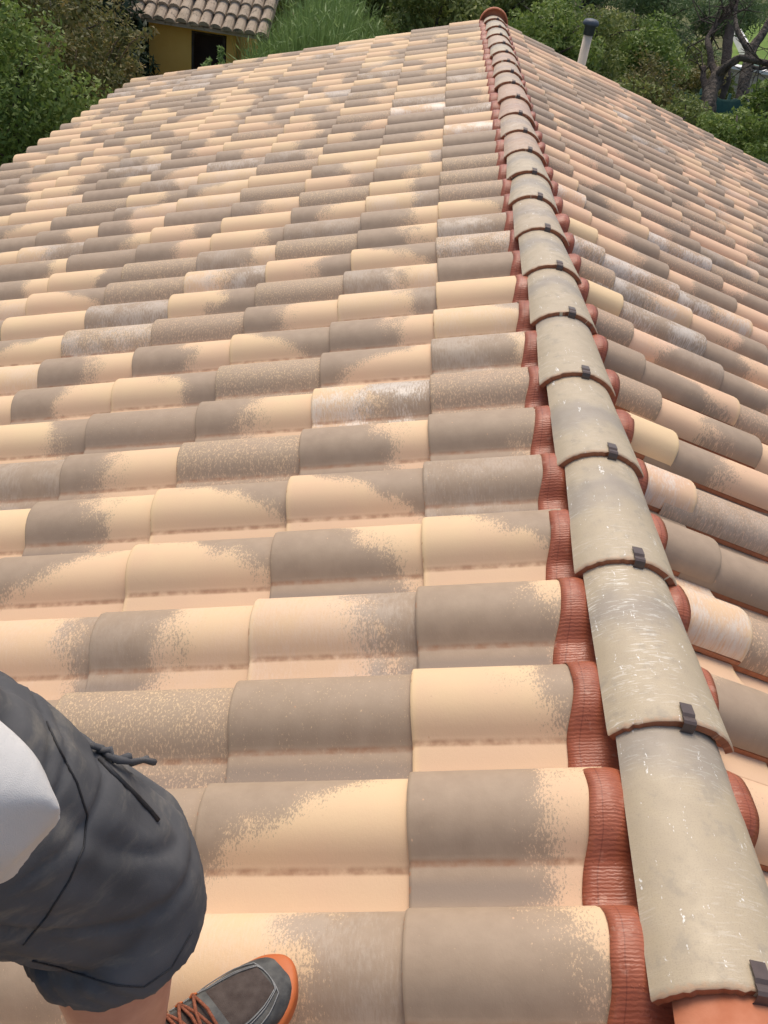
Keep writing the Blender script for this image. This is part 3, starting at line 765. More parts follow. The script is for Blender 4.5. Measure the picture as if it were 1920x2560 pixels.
for k in range(6): branch(Vector((a.x,a.y,a.z-.5)), Vector((r.gauss(0,.5),r.gauss(0,.4),.9)).normalized(), .45, .016, 4)
V,h = leaf_arrays(cs,[.09]*len(cs), 3200, .06, 77)
child('stem', g.mesh('stem'), TWIG, t); child('leaves', leaf_mesh('leaves',V,h), LO, t)

# gnarled pine trunk
def px_path(pp): return [at((p[0],p[1]), p[2]) for p in pp]
tr = thing('gnarled_pine','gnarled dark pine trunk with a bent limb reaching right','tree',tuple(at((1757,330),12))[:2]+(GZ,))
g = Geo()
main = px_path([(1757,335,12),(1763,290,12),(1772,245,12.05),(1788,205,12.1),(1800,175,12.1)])
b0 = main[0]; pts = [Vector((b0.x-.05,b0.y,GZ-.15)), Vector((b0.x-.03,b0.y,(GZ+b0.z)/2))] + main
rads = [.17,.135,.112,.104,.10,.105,.08]
def rough_tube(pts, rads, n, sub=5, amp=.12, seed=0):
    P=[];Rr=[]
    for i in range(len(pts)-1):
        for k in range(sub):
            q=k/sub; P.append(pts[i].lerp(pts[i+1],q)); Rr.append(rads[i]*(1-q)+rads[i+1]*q)
    P.append(pts[-1]); Rr.append(rads[-1])
    P=[p+Vector((mnoise.noise(p*2+Vector((seed,0,0))),mnoise.noise(p*2+Vector((0,seed,9))),0))*.6*rad for p,rad in zip(P,Rr)]
    V,F=tube(P,Rr,n); V=[Vector(v)+Vector((mnoise.noise(Vector(v)*9),mnoise.noise(Vector(v)*9+Vector((7,0,0))),mnoise.noise(Vector(v)*9+Vector((0,7,0)))))*amp*Rr[min(i//n,len(Rr)-1)]*2 for i,v in enumerate(V)]
    return V,F
g.add(rough_tube(pts,rads,14,5,.2))
child('trunk', g.mesh('trunk'), BARK, tr)
limbs = {'right limb': ([(1792,190,12.1),(1822,160,11.9),(1850,143,11.8),(1885,150,11.8),(1925,160,11.8),(1990,190,11.9),(2060,170,12)],[.07,.055,.045,.042,.042,.035,.016]),
 'up limb': ([(1790,190,12.1),(1778,160,12.2),(1775,125,12.2),(1770,95,12.3),(1800,50,12.4),(1840,20,12.4),(1860,-60,12.5)],[.06,.045,.04,.034,.027,.022,.01]),
 'stub': ([(1772,235,12.05),(1758,195,12.1),(1760,165,12.1)],[.05,.04,.03])}
rr_ = random.Random(21)
for nm,(pp,rd) in limbs.items():
    g = Geo(); P = px_path(pp); g.add(rough_tube(P, rd, 9, 4, .2))
    for k in range(26 if nm != 'stub' else 3):
        i = rr_.randrange(len(P)//2, len(P)-1) if len(P) > 3 else 1; p = P[i].lerp(P[min(i+1,len(P)-1)], rr_.random())
        d = Vector((rr_.gauss(-.1,.6),rr_.gauss(0,.5),rr_.gauss(.35 if nm!='right limb' else -.1,.5))).normalized(); ln = rr_.uniform(.2,.6)
        m = p+d*ln*.5+Vector((rr_.gauss(0,.05),0,rr_.gauss(0,.05))); e = p+d*ln+Vector((rr_.gauss(0,.12),rr_.gauss(0,.1),rr_.gauss(0,.12)))
        g.add(tube([p,m,e],[.012,.008,.003],5,False))
        for _ in range(2):
            e2 = m+Vector((rr_.gauss(0,.18),rr_.gauss(0,.15),rr_.gauss(.03,.18))); g.add(tube([m,e2],[.006,.002],4,False))
    child('branch', g.mesh('branch'), BARKD if nm!='right limb' else BARK, tr)
# second, smoother trunk behind
t2 = thing('grey_pine','smooth grey leaning trunk standing behind the gnarled one','tree',tuple(at((1848,280),16))[:2]+(GZ,))
g = Geo(); P = px_path([(1846,285,16),(1856,230,16),(1866,170,16),(1880,125,16),(1905,85,16),(1930,45,16),(1960,-30,16)])
g.add(rough_tube([Vector((P[0].x,P[0].y,GZ-.1))]+P,[.14,.115,.11,.10,.085,.075,.06,.03],12,4,.12,3)); child('trunk', g.mesh('trunk'), BARK, t2)
g = Geo(); g.add(rough_tube(px_path([(1876,135,16),(1860,110,16),(1845,80,16.1),(1838,40,16.2),(1845,-20,16.3)]),[.06,.05,.045,.035,.02],9,4,.12,4))
g.add(rough_tube(px_path([(1868,165,16),(1905,172,15.9),(1950,160,15.9)]),[.035,.03,.02],8,4,.12,5)); child('branch', g.mesh('branch'), BARK, t2)
t3 = thing('dark_pine','dark upright pine trunk between the forked limbs','tree',tuple(at((1815,150),18))[:2]+(GZ,))
P = px_path([(1812,200,18),(1818,140,18),(1826,80,18),(1830,20,18),(1832,-60,18)])
child('trunk', pymesh('trunk', *rough_tube([Vector((P[0].x,P[0].y,GZ-.1))]+P,[.14,.11,.10,.09,.08,.06],12,4,.15,6)), BARKD, t3)
V,h = leaf_arrays([tuple(at((1850+k*14-40, 30+18*math.sin(k*2)), 18+.2*k)) for k in range(7)], [.35]*7, 3000, .13, 78, aspect=.15); child('crown', leaf_mesh('crown',V,h), LP, t3)

# green net fence
NET = simple('green_shade_net', (.012,.055,.045), (.020,.080,.062), 3, .8, .4, 40, .01)
za = at((1647,217),14.5); zb = at((1920,276),14.5); zb = Vector((zb.x, zb.y, za.z))
fn = thing('net_fence','dark green shade net fence behind the gnarled trunk','fence',(za.x,za.y,GZ))
dirn = (zb-za); A_ = za - dirn*.25; B_ = zb + dirn*.8
V=[];F=[];n=60
for i in range(n+1):
    p = A_.lerp(B_, i/n)
    for j in range(7):
        q=j/6; V.append((p.x, p.y+.05*mnoise.noise(Vector((i*.35,j*.6,0))), (p.z+.03*math.sin(i*.7))*(1-q)+(GZ+.02)*q))
for i in range(n):
    for j in range(6): b=i*7+j; F.append((b,b+1,b+8,b+7))
me = pymesh('net',V,F); o = child('net', me, NET, fn); md = o.modifiers.new('t','SOLIDIFY'); md.thickness=.01
for k in range(8):
    p = A_.lerp(B_, (k+.5)/8); child('post', pymesh('post', *tube([(p.x,p.y+.09,GZ-.1),(p.x,p.y+.09,za.z+.06)],.025,8)), NET, fn)

# pale stone wall with white coping and railing
def mat_stone():
    g = NT('pale_block_stone'); g2 = g.n.new('ShaderNodeTexBrick'); l = g.wpos(); s = g.sep(l)
    g.val(g2.inputs['Vector'], g.comb(s[0], s[2], 0.)); g2.inputs['Scale'].default_value = 2.0; g2.inputs['Mortar Size'].default_value=.015
    g2.inputs['Color1'].default_value=(.50,.43,.33,1); g2.inputs['Color2'].default_value=(.38,.33,.26,1); g2.inputs['Mortar'].default_value=(.24,.20,.16,1)
    g.bump(g.noise(l, 12, 4), .6, .02); return g.out(g.mix(g.lin(g.noise(l,5,3),.3,.7,0.,.3), g2.outputs['Color'], (.55,.50,.42)), .9)
WHITE = simple('white_painted_concrete', (.70,.69,.66), (.80,.79,.76), 2, .7, .2, 30, .004)
za = at((1826,160),22); zb = at((1920,187),22); zb.z = za.z; dirn = (zb-za).normalized(); ang = math.atan2(dirn.y, dirn.x)
sw = thing('stone_wall','pale block stone wall with white coping at the right edge','wall',(za.x,za.y,GZ))
bm = bmesh.new(); ln = 6.0; mid = za + dirn*ln/2
add_box(bm, (0,0,0), (ln,.3,za.z-.08-GZ), ang); bmesh.ops.translate(bm, vec=(mid.x,mid.y,(za.z-.08+GZ)/2), verts=bm.verts[:]); child('wall', bm_mesh('wall',bm), mat_stone(), sw)
bm = bmesh.new(); add_box(bm, (0,0,0), (ln+.1,.4,.077), ang, .01); bmesh.ops.translate(bm, vec=(mid.x,mid.y,za.z-.04), verts=bm.verts[:]); child('coping', bm_mesh('coping',bm), WHITE, sw)
IRON = simple('dark_iron', (.02,.02,.02), (.035,.03,.03), 9, .5, .1, 90, .001)
rl = thing('iron_railing','thin dark iron railing standing on the white coping','railing',(za.x,za.y,za.z))
g = Geo()
for k in range(40):
    p = za + dirn*(.9+k*.125); g.add(tube([(p.x,p.y,za.z-.002),(p.x,p.y,za.z+1.0)],.008,5))
for zz in (.1,.95): a_=za+dirn*.85; b_=za+dirn*5.85; g.add(tube([(a_.x,a_.y,za.z+zz),(b_.x,b_.y,za.z+zz)],.012,6))
child('bars', g.mesh('bars'), IRON, rl)
# white low kerb wall running up the lawn
wl = thing('low_white_wall','narrow white low wall running uphill beside the lawn','wall',(8.6,28,GZ))
ga_ = gpt((1884,156), GZ+.45); gb_ = gpt((1836,66), GZ+.45); A1 = Vector((*ga_, GZ+.45)); B1 = Vector((*gb_, GZ+.45))
V=[];F=[]
for p,zz in ((A1,A1.z),(B1,B1.z)):
    for dx_ in (0,.30):
        V += [(p.x+dx_,p.y,zz),(p.x+dx_,p.y,GZ)]
F=[(0,2,6,4),(0,4,5,1),(2,3,7,6),(0,1,3,2),(4,6,7,5)]
child('wall', pymesh('wall',V,F,False), WHITE, wl)
# pale house far behind the pipe
CRM = simple('cream_house_wall', (.58,.46,.32), (.66,.54,.39), 1.0, .9, .2, 20, .01)
fh = thing('cream_house','far cream house wall with a window, cut by the top of the picture','house',(5.2,40,GZ))
P0 = at((1440,26),35); P1 = at((1502,26),35)
bm = bmesh.new(); add_box(bm, ((P0.x+P1.x)/2, P0.y+2, (GZ+2.5)/2+.0), (P1.x-P0.x+.1, 4, 2.5-GZ)); child('wall', bm_mesh('wall',bm), CRM, fh)
bm = bmesh.new(); q_ = at((1472,8),35); add_box(bm, (q_.x, P0.y-.01, q_.z+.35), (.55,.06,1.0)); add_box(bm, (q_.x, P0.y-.05, q_.z-.19), (.7,.14,.07)); child('window', bm_mesh('window',bm), IRON, fh)
V=[(P0.x-.4,P0.y-.4,2.45),(P1.x+.5,P0.y-.4,2.45),(P1.x+.5,P0.y+4.4,2.45),(P0.x-.4,P0.y+4.4,2.45),((P0.x+P1.x)/2,P0.y-.4,3.0),((P0.x+P1.x)/2,P0.y+4.4,3.0)]
child('roof', pymesh('roof',V,[(0,1,4),(1,2,5,4),(2,3,5),(3,0,4,5),(0,3,2,1)],False), OLDT, fh)
# white rendered house glimpsed behind the ridge end
f2 = thing('white_house','white house glimpsed through leaves behind the ridge end','house',(0,36,GZ))
P0 = at((1115,20),33); P1 = at((1200,20),33)
bm = bmesh.new(); add_box(bm, ((P0.x+P1.x)/2, P0.y+2, (GZ+1.5)/2), (P1.x-P0.x, 4, 1.5-GZ)); child('wall', bm_mesh('wall',bm), WHITE, f2)
bm = bmesh.new(); add_box(bm, ((P0.x+P1.x)/2, P0.y+2, 1.6), (P1.x-P0.x+.6, 4.6, .19)); child('roof', bm_mesh('roof',bm), OLDT, f2)

# ---- far belt of trees so the land closes at the top of the picture
R = np.random.RandomState(5); cs=[];rs=[]
for k in range(260):
    yy = R.uniform(62,110); xx = R.uniform(-60,80); cs.append((xx,yy,GZ+1.6)); rs.append((2.6,2.6,2.2))
V,h = leaf_arrays(cs,rs,42000,.6,5)
me = leaf_mesh('far_woodland',V,h); o = link('far_woodland',me,LG); o['kind']='stuff'; o['label']='far woodland behind the garden'; o['category']='woodland'
R = np.random.RandomState(6); cs=[];rs=[]
for k in range(420):
    xx = R.uniform(-26,26); yy = R.uniform(11,50)
    if 4.6 < xx < 13 and yy > 20: continue
    if -6.2 < xx < -3.2 and 15.5 < yy < 20.5: continue
    if xx > 13: continue
    cs.append((xx,yy,GZ+.35)); rs.append((1.2,1.2,.8))
V,h = leaf_arrays(cs,rs,60000,.16,6)
me = leaf_mesh('undergrowth',V,h); o = link('undergrowth',me,LG); o['kind']='stuff'; o['label']='low tangled green undergrowth covering the garden'; o['category']='undergrowth'

# ---- vent pipe
PIPE = simple('cream_painted_pipe', (.60,.47,.34), (.68,.55,.41), 6, .55, .15, 50, .001)
CAPM = simple('grey_plastic_cowl', (.05,.062,.08), (.075,.09,.11), 9, .55, .2, 60, .001)
pb = at((1455,153),11.8); pt = at((1477.5,60),11.8)
vp = thing('vent_pipe','cream vent pipe with dark grey mushroom cowl behind the right verge','pipe',(pb.x,pb.y,GZ))
r0=.057; zt = pt.z - .02
child('pipe', pymesh('pipe', *tube([(pb.x,pb.y,GZ-.05),(pb.x,pb.y,zt)],r0,24)), PIPE, vp)
prof=[(.064,-.075),(.068,-.075),(.070,.03),(.098,.035),(.104,.05),(.102,.070),(.088,.094),(.055,.108),(.02,.113),(.0,.114)]
V=[];F=[];n=28
for (rr,zz) in prof:
    for k in range(n): a_=2*math.pi*k/n; V.append((pb.x+rr*math.cos(a_),pb.y+rr*math.sin(a_),zt+zz))
for i in range(len(prof)-1):
    for k in range(n): F.append((i*n+k,i*n+(k+1)%n,(i+1)*n+(k+1)%n,(i+1)*n+k))
child('cowl', pymesh('cowl',V,F), CAPM, vp)
# ---------------------------------------------------------------- the person standing at the left
SKIN = simple('sun_reddened_skin', (.46,.19,.11), (.62,.31,.20), 16, .48, .25, 260, .0008, .4)
HAIR = simple('brown_hair', (.05,.03,.02), (.09,.055,.035), 30, .6, .6, 200, .003)
def cloth(name, c1, c2, scale=7, weave=900, bump=.35, fold=.004, dust=None):
    g = NT(name); l = g.obj(); n = g.noise(l, scale, 5, .65)
    c = g.mix(g.lin(n,.3,.7), c1, c2)
    if dust:
        d = g.noise(g.vmath('MULTIPLY', l, (1,1,2.5)), 14, 5, .7); c = g.mix(g.sstep(d,.50,.72,0.,.5), c, dust)
        d2 = g.noise(g.vmath('ADD', l, (5,2,1)), 7, 3, .5); c = g.mix(g.sstep(d2,.52,.70,0.,.55), c, (.035,.033,.033))
        e = g.noise(g.vmath('ADD', l, (9,4,7)), 26, 2, .5); c = g.mix(g.sstep(e,.76,.80,0.,.6), c, (.28,.12,.05))
    f = g.noise(l, 11, 3, .5, .8); w_ = g.noise(l, weave, 1)
    g.bump(g.math('ADD', g.math('MULTIPLY', f, 1.6), g.math('MULTIPLY', w_, .10)), bump, fold); return g.out(c, .88, .2)
DENIM = cloth('charcoal_cotton', (.082,.082,.086), (.125,.122,.122), dust=(.24,.215,.175))
TEE = cloth('white_jersey', (.62,.60,.57), (.70,.68,.65), weave=1400, bump=.5, fold=.005)
def remesh(parts, voxel, smooth=6, name='m', fold=None, ball=True):
    """union of tapered tubes and balls grown into one continuous skin"""
    g = Geo()
    for p in parts:
        if p[0] == 'hull': g.add(p[1]); continue
        pts, rad = p[0], p[1]
        if len(p) > 2: # ellipsoid: centre, radii
            c, rr = Vector(p[0]), p[1]; V=[];F=[];n=16;m=10
            for i in range(m+1):
                for k in range(n):
                    ph=math.pi*i/m; th=2*math.pi*k/n; V.append((c.x+rr[0]*math.sin(ph)*math.cos(th), c.y+rr[1]*math.sin(ph)*math.sin(th), c.z+rr[2]*math.cos(ph)))
            for i in range(m):
                for k in range(n): F.append((i*n+k,(i+1)*n+k,(i+1)*n+(k+1)%n,i*n+(k+1)%n))
            bmx=bmesh.new(); vs=[bmx.verts.new(v) for v in V]
            for f in F: bmx.faces.new([vs[q] for q in f])
            bmesh.ops.remove_doubles(bmx, verts=bmx.verts[:], dist=1e-6); bmesh.ops.recalc_face_normals(bmx, faces=bmx.faces[:])
            g.add(([v.co.copy() for v in bmx.verts], [[v.index for v in f.verts] for f in (bmx.verts.index_update() or bmx.faces)])); bmx.free(); continue
        V,F = tube(pts, rad, 20); g.add((V,F))
        if ball:
            for c,r_ in ((pts[0],rad[0]),(pts[-1],rad[-1])):
                pass
    me = pymesh(name, g.V, g.F, False); o = bpy.data.objects.new('tmp', me); col.objects.link(o)
    bmx = bmesh.new(); bmx.from_mesh(me); bmesh.ops.recalc_face_normals(bmx, faces=bmx.faces[:]); bmx.to_mesh(me); bmx.free()
    md = o.modifiers.new('r','REMESH'); md.mode='VOXEL'; md.voxel_size=voxel
    if smooth: s_ = o.modifiers.new('s','SMOOTH'); s_.factor=.6; s_.iterations=smooth
    dg = bpy.context.evaluated_depsgraph_get(); out = bpy.data.meshes.new_from_object(o.evaluated_get(dg)); bpy.data.objects.remove(o); out.name = name
    if fold:
        n = len(out.vertices); co = np.empty(n*3); out.vertices.foreach_get('co', co); nr = np.empty(n*3); out.vertices.foreach_get('normal', nr)
        co = co.reshape(-1,3); nr = nr.reshape(-1,3); d = np.array([fold(Vector(c)) for c in co]); out.vertices.foreach_set('co', (co+nr*d[:,None]).ravel())
    out.polygons.foreach_set('use_smooth', [True]*len(out.polygons)); out.update(); out.materials.clear(); return out
def roofz(x, y=0): return x*ST/CT if x < 0 else -x*ST/CT
def on_left(px, off=0.):
    v = ray(px); t = ST/CT; k = (off-(C0[2]-t*C0[0]))/(v[2]-t*v[0]); return Vector(C0+v*k)
v3 = Vector
K = v3(at((262,2235),.86)); Hr = v3((-.925,-.278,.508)); Pel = v3((-1.03,-.343,.548)); Hl = v3((-1.12,-.413,.518))
tip = on_left((738,2420), .004); sdir_ = (on_left((738,2420),.004) - on_left((560,2585),.004)).normalized()
heel = tip - sdir_*.303; ank = heel + sdir_*.055 + v3((0,0,.095))
footL = v3((-1.18,-.56,roofz(-1.18)+.012)); ldir = v3((.55,.80,-.0)).normalized(); ldir.z = ldir.x*ST/CT; ldir.normalize()
heelL = footL; ankL = heelL + ldir*.055 + v3((0,0,.095)); KL = v3((-1.12,-.40,.07))
Ch = v3((-1.02,-.34,.85)); Sh = v3((-1.01,-.36,1.03)); hd = v3((-.985,-.325,1.245))
person = thing('person','person in charcoal shorts and white T-shirt standing on the tiles at the lower left','person',(ank.x,ank.y,ank.z-.1))
elb = v3((-.80,-.72,.85)); wr = v3((-.625,-.87,.99)); shR = v3((-.88,-.47,1.03)); shL = v3((-1.15,-.26,1.03)); elL = v3((-1.24,-.14,.79)); wrL = v3((-1.20,.01,.59))
body = [([Hr, Hr.lerp(K,.5), K, K.lerp(ank,.12), K.lerp(ank,.35), K.lerp(ank,.75), ank, ank-v3((0,0,.05))], [.095,.080,.062,.058,.060,.042,.036,.04]),
 ([Hl, Hl.lerp(KL,.5), KL, KL.lerp(ankL,.35), KL.lerp(ankL,.75), ankL, ankL-v3((0,0,.05))], [.095,.080,.060,.060,.042,.036,.04]),
 (Pel,(.15,.14,.12),1),(Ch-v3((0,0,.12)),(.15,.13,.17),1),(Ch+v3((0,0,.04)),(.145,.125,.16),1),(Sh,(.135,.11,.055),1),
 ([Sh, Sh+v3((.01,.015,.15))],[.062,.055]),
 ([shR, shR.lerp(elb,.5), elb, elb.lerp(wr,.4), wr],[.055,.047,.040,.041,.028]),
 ([shL, shL.lerp(elL,.5), elL, elL.lerp(wrL,.4), wrL],[.055,.047,.040,.041,.028]),
 (hd,(.078,.095,.112),1),(hd+v3((.03,.045,-.06)),(.05,.055,.05),1),(hd+v3((.055,.085,-.012)),(.014,.02,.026),1),
 (hd+v3((-.072,.03,-.01)),(.012,.022,.032),1),(hd+v3((.075,-.03,-.01)),(.014,.02,.032),1)]
def hand(wr_, d, up_, side):
    d = d.normalized(); s_ = d.cross(up_).normalized()*side; u_ = s_.cross(d).normalized()*side
    out = [([wr_-d*.01, wr_+d*.03, wr_+d*.085],[.026,.034,.030]), ([wr_+d*.03+s_*.022, wr_+d*.085+s_*.024],[.020,.016]), ([wr_+d*.03-s_*.022, wr_+d*.082-s_*.026],[.020,.015])]
    for k,(o_,ln) in enumerate(((-.032,.062),(-.011,.078),(.011,.085),(.032,.074))):
        b = wr_+d*.085+s_*o_; m = b+d*ln*.45-u_*.006; e = m+d*ln*.30-u_*.016; f_ = e+d*ln*.15-u_*.018
        out.append(([b-d*.02,b,m,e,f_],[.0095,.0095,.009,.0082,.007]))
    b = wr_+d*.03+s_*.034; out.append(([b-s_*.012,b+d*.028+s_*.022,b+d*.055+s_*.026-u_*.01],[.013,.0105,.008])); return out
body += hand(wr, v3((.45,.25,.35)), v3((0,0,1)), 1) + hand(wrL, (wrL-elL), v3((0,1,0)), -1)
bme = remesh(body, .0065, 5, 'body'); child('body', bme, SKIN, person)
# shorts: right leg from hem up over the thigh, left leg, seat
dK = (K-Hr).normalized()
hemc = K + v3((.008,.0,-.024)); hemn = (dK*.35 + v3((.02,-.06,-.9))).normalized()
def sfold(c):
    q = c - K; a = mnoise.noise(Vector((c.x*9+c.z*9, c.y*7, c.z*5)))*.005
    t_ = Vector((c.x*20+c.z*20, c.y*9-c.x*3, c.z*4)); b = -.0050*max(0, 1-6*abs(mnoise.noise(t_)))
    ang = math.atan2(c.z-.40, c.x+.84+(c.y+.2)*.5); e = -.0035*max(0, 1-7*abs(mnoise.noise(Vector((ang*2.6, (c-Hr).length*2.2, 4)))))
    return a + b + e + .004
sh = [([hemc+hemn*.020, hemc, K+v3((0,.012,.018)), K.lerp(Hr,.45)+v3((.0,.010,.025)), Hr, Pel],[.090,.089,.087,.102,.125,.15]),
 ([Hl.lerp(KL,.9), Hl.lerp(KL,.4), Hl, Pel],[.118,.115,.13,.15]),
 ([Pel-v3((0,0,.06)), Pel+v3((0,0,.02)), Pel+v3((0,0,.13))],[.16,.165,.150]),
 ([Pel-v3((-.03,-.04,.04)), v3((-.90,-.165,.42))],[.15,.085])]
me = remesh(sh, .0055, 4, 'shorts', sfold); shorts = child('shorts', me, DENIM, person)
def stol(name, pts, r_, mat, par, n=6): return child(name, pymesh(name, *tube(pts, r_, n)), mat, par)
# cord, zip and hem seams laid on the shorts where the photograph shows them
from mathutils.bvhtree import BVHTree
bvh = BVHTree.FromPolygons([v.co.copy() for v in me.vertices], [tuple(p.vertices) for p in me.polygons])
def onshorts(px, lift=.001):
    v = Vector(ray(px)); o = Vector(C0); h = bvh.ray_cast(o, v.normalized(), 3)
    if h[0] is not None: return h[0] + h[1]*lift
    best = min((bvh.find_nearest(o+v*t) for t in np.arange(.45,1.1,.02)), key=lambda r: r[3]); return best[0]+best[1]*lift
U_ = 1.1573
stol('cord', [onshorts((x*U_,y*U_), l) for x,y,l in ((196,1612,.001),(214,1622,.003),(228,1640,.004),(246,1652,.006),(262,1662,.010),(280,1668,.016),(296,1676,.022))], [.0028,.0036,.0030,.0038,.0028,.0026,.0034], DENIM, shorts)
stol('cord', [onshorts((x*U_,y*U_), l) for x,y,l in ((208,1625,.001),(226,1634,.008),(240,1648,.003),(256,1655,.012),(274,1662,.006),(290,1668,.018))], [.0026,.0034,.0028,.0034,.0024,.0030], DENIM, shorts)
ZIP = simple('dark_zip_tape', (.018,.018,.020), (.035,.035,.038), 200, .6, .6, 1200, .0008)
stol('zip', [onshorts((x*U_,y*U_), .0006) for x,y in ((214,1640),(240,1668),(268,1695),(296,1722),(322,1750),(340,1772))], .0026, ZIP, shorts)
def dense(pp, m=9):
    pp = [Vector((x*U_, y*U_)) for x, y in pp]; o = []
    for i in range(len(pp)-1): o += [pp[i].lerp(pp[i+1], q/m) for q in range(m)]
    return o + [pp[-1]]
stol('seam', [onshorts(q, .0005) for q in dense(((100,1560),(128,1620),(165,1690),(188,1760),(180,1830),(150,1900),(100,1980),(50,2040)))], .0010, ZIP, shorts)
stol('seam', [onshorts(q, .0005) for q in dense(((70,2075),(130,2090),(190,2110),(250,2128),(310,2132),(370,2090),(415,2010)))], .0009, ZIP, shorts)
# T-shirt
def tfold(c): return mnoise.noise(Vector((c.x*16, c.y*10, c.z*9)))*.010 - abs(mnoise.noise(Vector((c.x*13+c.z*8, c.y*13, 1))))*.010
def hull(points):
    b_ = bmesh.new(); [b_.verts.new(p) for p in points]; r_ = bmesh.ops.convex_hull(b_, input=b_.verts[:])
    bmesh.ops.delete(b_, geom=list({g_ for g_ in r_['geom_interior']+r_['geom_unused'] if isinstance(g_, bmesh.types.BMVert)}), context='VERTS')
    b_.verts.index_update(); out_ = ([v.co.copy() for v in b_.verts], [[v.index for v in f.verts] for f in b_.faces]); b_.free(); return out_
# front of the shirt hem, swung forward into a soft corner over the lap
drape = [v3(at(p_, d_)) for p_, d_ in (((176,2025),.56),((176,2050),.60),((150,1985),.57),((150,2080),.57),((84,1893),.56),((84,1893),.61),((-10,1800),.57),((-10,1800),.62),((70,2150),.56),((70,2150),.62),((-10,2215),.57),((-10,2215),.63))]
drape += [Pel+v3((.172*math.cos(a_), .172*math.sin(a_), zz_)) for a_ in np.linspace(-1.9,1.5,14) for zz_ in (.055,.17)]
ts = [('hull', hull(drape)), ([Pel+v3((.045,-.01,.055)), Pel+v3((.03,0,.12)), Ch, Ch+v3((0,0,.1)), Sh, Sh+v3((0,0,.055))],[.178,.170,.175,.188,.168,.085]),
 ([shR+v3((-.06,.05,0)), shR, shR.lerp(elb,.6)],[.09,.075,.066]), ([shL+v3((.06,-.05,0)), shL, shL.lerp(elL,.6)],[.09,.075,.066])]
child('tshirt', remesh(ts, .0055, 4, 'tshirt', tfold), TEE, person)
child('hair', remesh([(hd+v3((-.012,-.022,.03)),(.086,.095,.098),1)], .008, 3, 'hair'), HAIR, person)
EYEW = simple('eye_white', (.75,.74,.70), (.8,.8,.78), 10, .3, .0, 10, .0001); EYED = simple('eye_iris', (.05,.03,.02), (.08,.05,.03), 10, .3, .0, 10, .0001); LIP = simple('lip_skin', (.42,.14,.11), (.48,.18,.14), 30, .5, .1, 60, .0004)
for sx_ in (-1,1):
    e = hd + v3((.030,.066,.004)) + v3((.8,-.45,0))*.028*sx_
    o = child('eye', remesh([(e,(.013,.013,.011),1)], .0025, 1, 'eye'), EYEW, person); child('iris', remesh([(e+v3((.006,.009,0)),(.006,.006,.006),1)], .0015, 1, 'iris'), EYED, o)
child('mouth', remesh([(hd+v3((.050,.086,-.062)),(.020,.012,.007),1)], .003, 2, 'mouth'), LIP, person)
